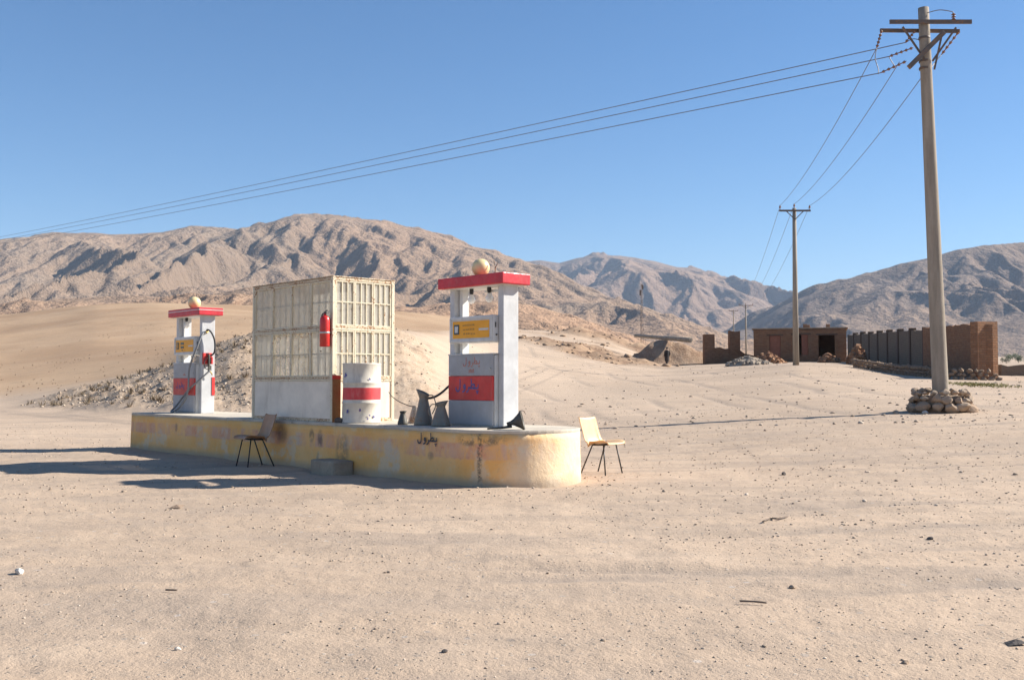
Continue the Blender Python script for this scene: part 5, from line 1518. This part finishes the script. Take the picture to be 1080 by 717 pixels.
# ------------------------------------------------------------------ plants and small litter
def tuft_mass(name, label, X, Y, S, mat, blades, thick, spread, Zoff=0.0):
    V = []; F = []
    Z = ground_z(X, Y)
    for x, y, z, s in zip(X, Y, Z, S):
        for b_ in range(blades):
            a_ = random.uniform(0, 6.283); r_ = random.uniform(0, .45) * s
            tl = random.uniform(.2, 1.0) * spread; hh = s * random.uniform(.45, 1.0)
            c = Vector((x + r_ * math.cos(a_), y + r_ * math.sin(a_), z + Zoff))
            tip = c + Vector((math.cos(a_) * tl * s, math.sin(a_) * tl * s, hh))
            w_ = Vector((-math.sin(a_), math.cos(a_), 0)) * thick * s
            n = len(V); midp = c.lerp(tip, .55) + Vector((0, 0, hh * .12))
            V += [c - w_, c + w_, midp + w_ * .8, midp - w_ * .8, tip]
            F += [(n, n + 1, n + 2, n + 3), (n + 3, n + 2, n + 4)]
    me = bpy.data.meshes.new(name); me.from_pydata([tuple(v) for v in V], [], F)
    o = link(name, me, mat); o['kind'] = 'stuff'; o['label'] = label
    return o
X, Y = in_frame_points(500, 34, 62, 0, 310)
rub = ground_masks(X, Y)[0]
cl = fbm(X * .25, Y * .25, 601, 3)
kp_ = (rub > 0.25) & (cl + .3 * rng.random(len(X)) > .22)
tuft_mass('dry_scrub', 'dark dry scrub growing over the stony embankment', X[kp_], Y[kp_], .08 + .20 * rng.random(kp_.sum()), M['scrub'], 14, .06, .8)
X, Y = in_frame_points(1200, 58, 170, -40, 430)
kp_ = fbm(X * .06, Y * .06, 611, 3) + .3 * rng.random(len(X)) > .12
tuft_mass('hill_scrub', 'sparse low scrub dotting the smooth brown hill', X[kp_], Y[kp_], .05 + .10 * rng.random(kp_.sum()), M['scrub'], 7, .10, .7)
gx = rng.normal(0, 1, 420); gy = rng.normal(0, 1, 420)
c = at(1031, 43.0)
tuft_mass('grass_patch', 'patch of dry yellow green grass right of the stone ring', c.x + gx * .45, c.y + gy * 1.2, .05 + .07 * rng.random(420), M['grass'], 6, .10, .9)

def bush(label, px, d, hpx, wpx, seed):
    c = at(px, d); h_ = hpx * d / 1100; w_ = wpx * d / 1100
    t = thing('roadside_tree', label, 'tree', (c.x, c.y, c.z), 0, 'far trees right of the compound')
    rs = random.Random(seed)
    mb = MB(); mb.tube([(0, 0, -.2), (.05, 0, h_ * .3), (.02, .05, h_ * .7)], [h_ * .04, h_ * .03, h_ * .012], 7)
    for i in range(5):
        a_ = rs.uniform(0, 6.28); mb.tube([(0.04, 0, h_ * rs.uniform(.25, .5)), (w_ * .3 * math.cos(a_), w_ * .3 * math.sin(a_), h_ * rs.uniform(.6, .85))], [h_ * .018, h_ * .006], 5)
    mb.build('trunk', M['bark'], t)
    V = []; F = []
    cl_ = [(rs.uniform(-.35, .35) * w_, rs.uniform(-.35, .35) * w_, h_ * rs.uniform(.4, .9), rs.uniform(.14, .26) * w_) for _ in range(12)]
    for i in range(900):
        cx_, cy_, cz_, cr = rs.choice(cl_)
        v_ = Vector((rs.gauss(0, 1), rs.gauss(0, 1), rs.gauss(0, 1))).normalized() * cr * rs.random() ** .35
        p = Vector((cx_, cy_, cz_)) + v_; s = w_ * .035
        a_ = Vector((rs.gauss(0, 1), rs.gauss(0, 1), rs.gauss(0, 1))).normalized(); b_ = a_.orthogonal().normalized()
        n = len(V); V += [p - a_ * s, p + b_ * s * .5, p + a_ * s, p - b_ * s * .5]; F.append((n, n + 1, n + 2, n + 3))
    me = bpy.data.meshes.new('crown'); me.from_pydata([tuple(v) for v in V], [], F)
    link('crown', me, M['leaf'], t)
for i, (px, d, h_, w_, lab) in enumerate(((1061, 240, 9, 14, 'small far green tree just right of the yard wall'), (1074, 300, 8, 15, 'far green tree at the right edge of the valley'), (1068, 420, 7, 14, 'faintest green tree in the valley on the right'))):
    bush(lab, px, d, h_, w_, 70 + i)
A = at(1056, 62.0)
lw = thing('low_wall', 'low grey broken wall right of the yard wall', 'wall', (A.x, A.y, A.z - .15), 0.10)
ragged_wall('wall_body', 3.6, .75, .35, M['brick_grey'], lw, seed=81, rag=.1)
ragged_wall('wall_step', 1.2, .45, .35, M['brick_grey'], lw, 3.602, 0, 0, 83, .1)

# stones and litter that stand out on the forecourt
def ground_at_px(px, py):
    """where the line of sight over a spot meets the flat forecourt"""
    d = 1100 * (EYE + 0.07) / (py - 404.0)
    for _ in range(4):
        d = 1100 * (EYE - gz((px - 540) / 1100 * d, d)) / (py - 404.0)
    return (px - 540) / 1100 * d, d
for i, (px, py, s, mt, lab) in enumerate(((25, 603, .040, 'white_stone', 'pale stone lying at the left of the foreground'),
        (470, 684, .018, 'dark_stone', 'small dark pebble near the bottom of the foreground'),
        (825, 500, .045, 'dark_stone', 'dark stone lying right of the tan chair'),
        (192, 682, .020, 'white_stone', 'pale pebble in the lower left foreground'),
        (978, 568, .032, 'dark_stone', 'dark stone on the right of the foreground'),
        (950, 696, .020, 'stone', 'brown pebble in the lower right foreground'),
        (833, 618, .024, 'stone', 'brown pebble in the middle of the right foreground'))):
    x, y = ground_at_px(px, py)
    o = rock('loose_stone', s, M[mt], 700 + i, None, (x, y, gz(x, y) + s * .3), i)
    tag(o, lab, 'stone')
def twig(label, pts, r, cat='twig'):
    q = []
    for px, py in pts:
        x, y = ground_at_px(px, py); q.append((x, y, gz(x, y) + r * 1.5 + random.uniform(0, .012)))
    o = MB().tube(smooth_path(q, 3), r, 5).build('dry_twig', M['bark'], None)
    tag(o, label, cat)
twig('curved pale dry twig in the middle of the forecourt', [(803, 551), (811, 547), (819, 548), (829, 545)], .008)
twig('short straight dark twig in the lower middle foreground', [(778, 634), (793, 635), (806, 636)], .006)
twig('small dark twig in the left foreground', [(178, 622), (190, 623)], .006)
x, y = ground_at_px(188, 535)
o = MB().add([(-.08, -.04, .004), (.06, -.05, .012), (.09, .02, .03), (-.05, .04, .008), (0, 0, .04)], [(0, 1, 4), (1, 2, 4), (2, 3, 4), (3, 0, 4), (3, 2, 1, 0)]).build('flattened_scrap', M['stone'], None)
o.location = (x, y, gz(x, y)); tag(o, 'flattened dark scrap lying in front of the platform shadow', 'scrap')
x, y = ground_at_px(1066, 676)
o = MB().add([(-.05, -.03, .002), (.05, -.02, .01), (.04, .03, .016), (-.05, .03, .004), (0, 0, .028)], [(0, 1, 4), (1, 2, 4), (2, 3, 4), (3, 0, 4), (3, 2, 1, 0)]).build('flattened_scrap', M['dark_stone'], None)
o.location = (x, y, gz(x, y)); tag(o, 'small dark scrap at the lower right of the foreground', 'scrap')

# ------------------------------------------------------------------ air
def haze():
    mb = MB().box(-9500, 9500, -9500, 9500, -60, 1000)
    k = bpy.data.materials.new('valley_haze'); k.use_nodes = True
    n = k.node_tree.nodes; n.remove(n['Principled BSDF'])
    pv = n.new('ShaderNodeVolumePrincipled')
    pv.inputs['Color'].default_value = (0.62, 0.78, 1.0, 1)
    pv.inputs['Density'].default_value = HAZE_DENSITY
    pv.inputs['Anisotropy'].default_value = 0.0
    k.node_tree.links.new(pv.outputs[0], n['Material Output'].inputs['Volume'])
    o = mb.build('haze', k, None)
    o['kind'] = 'stuff'; o['label'] = 'thin blue haze over the valley'
HAZE_DENSITY = 6.0e-5
haze()
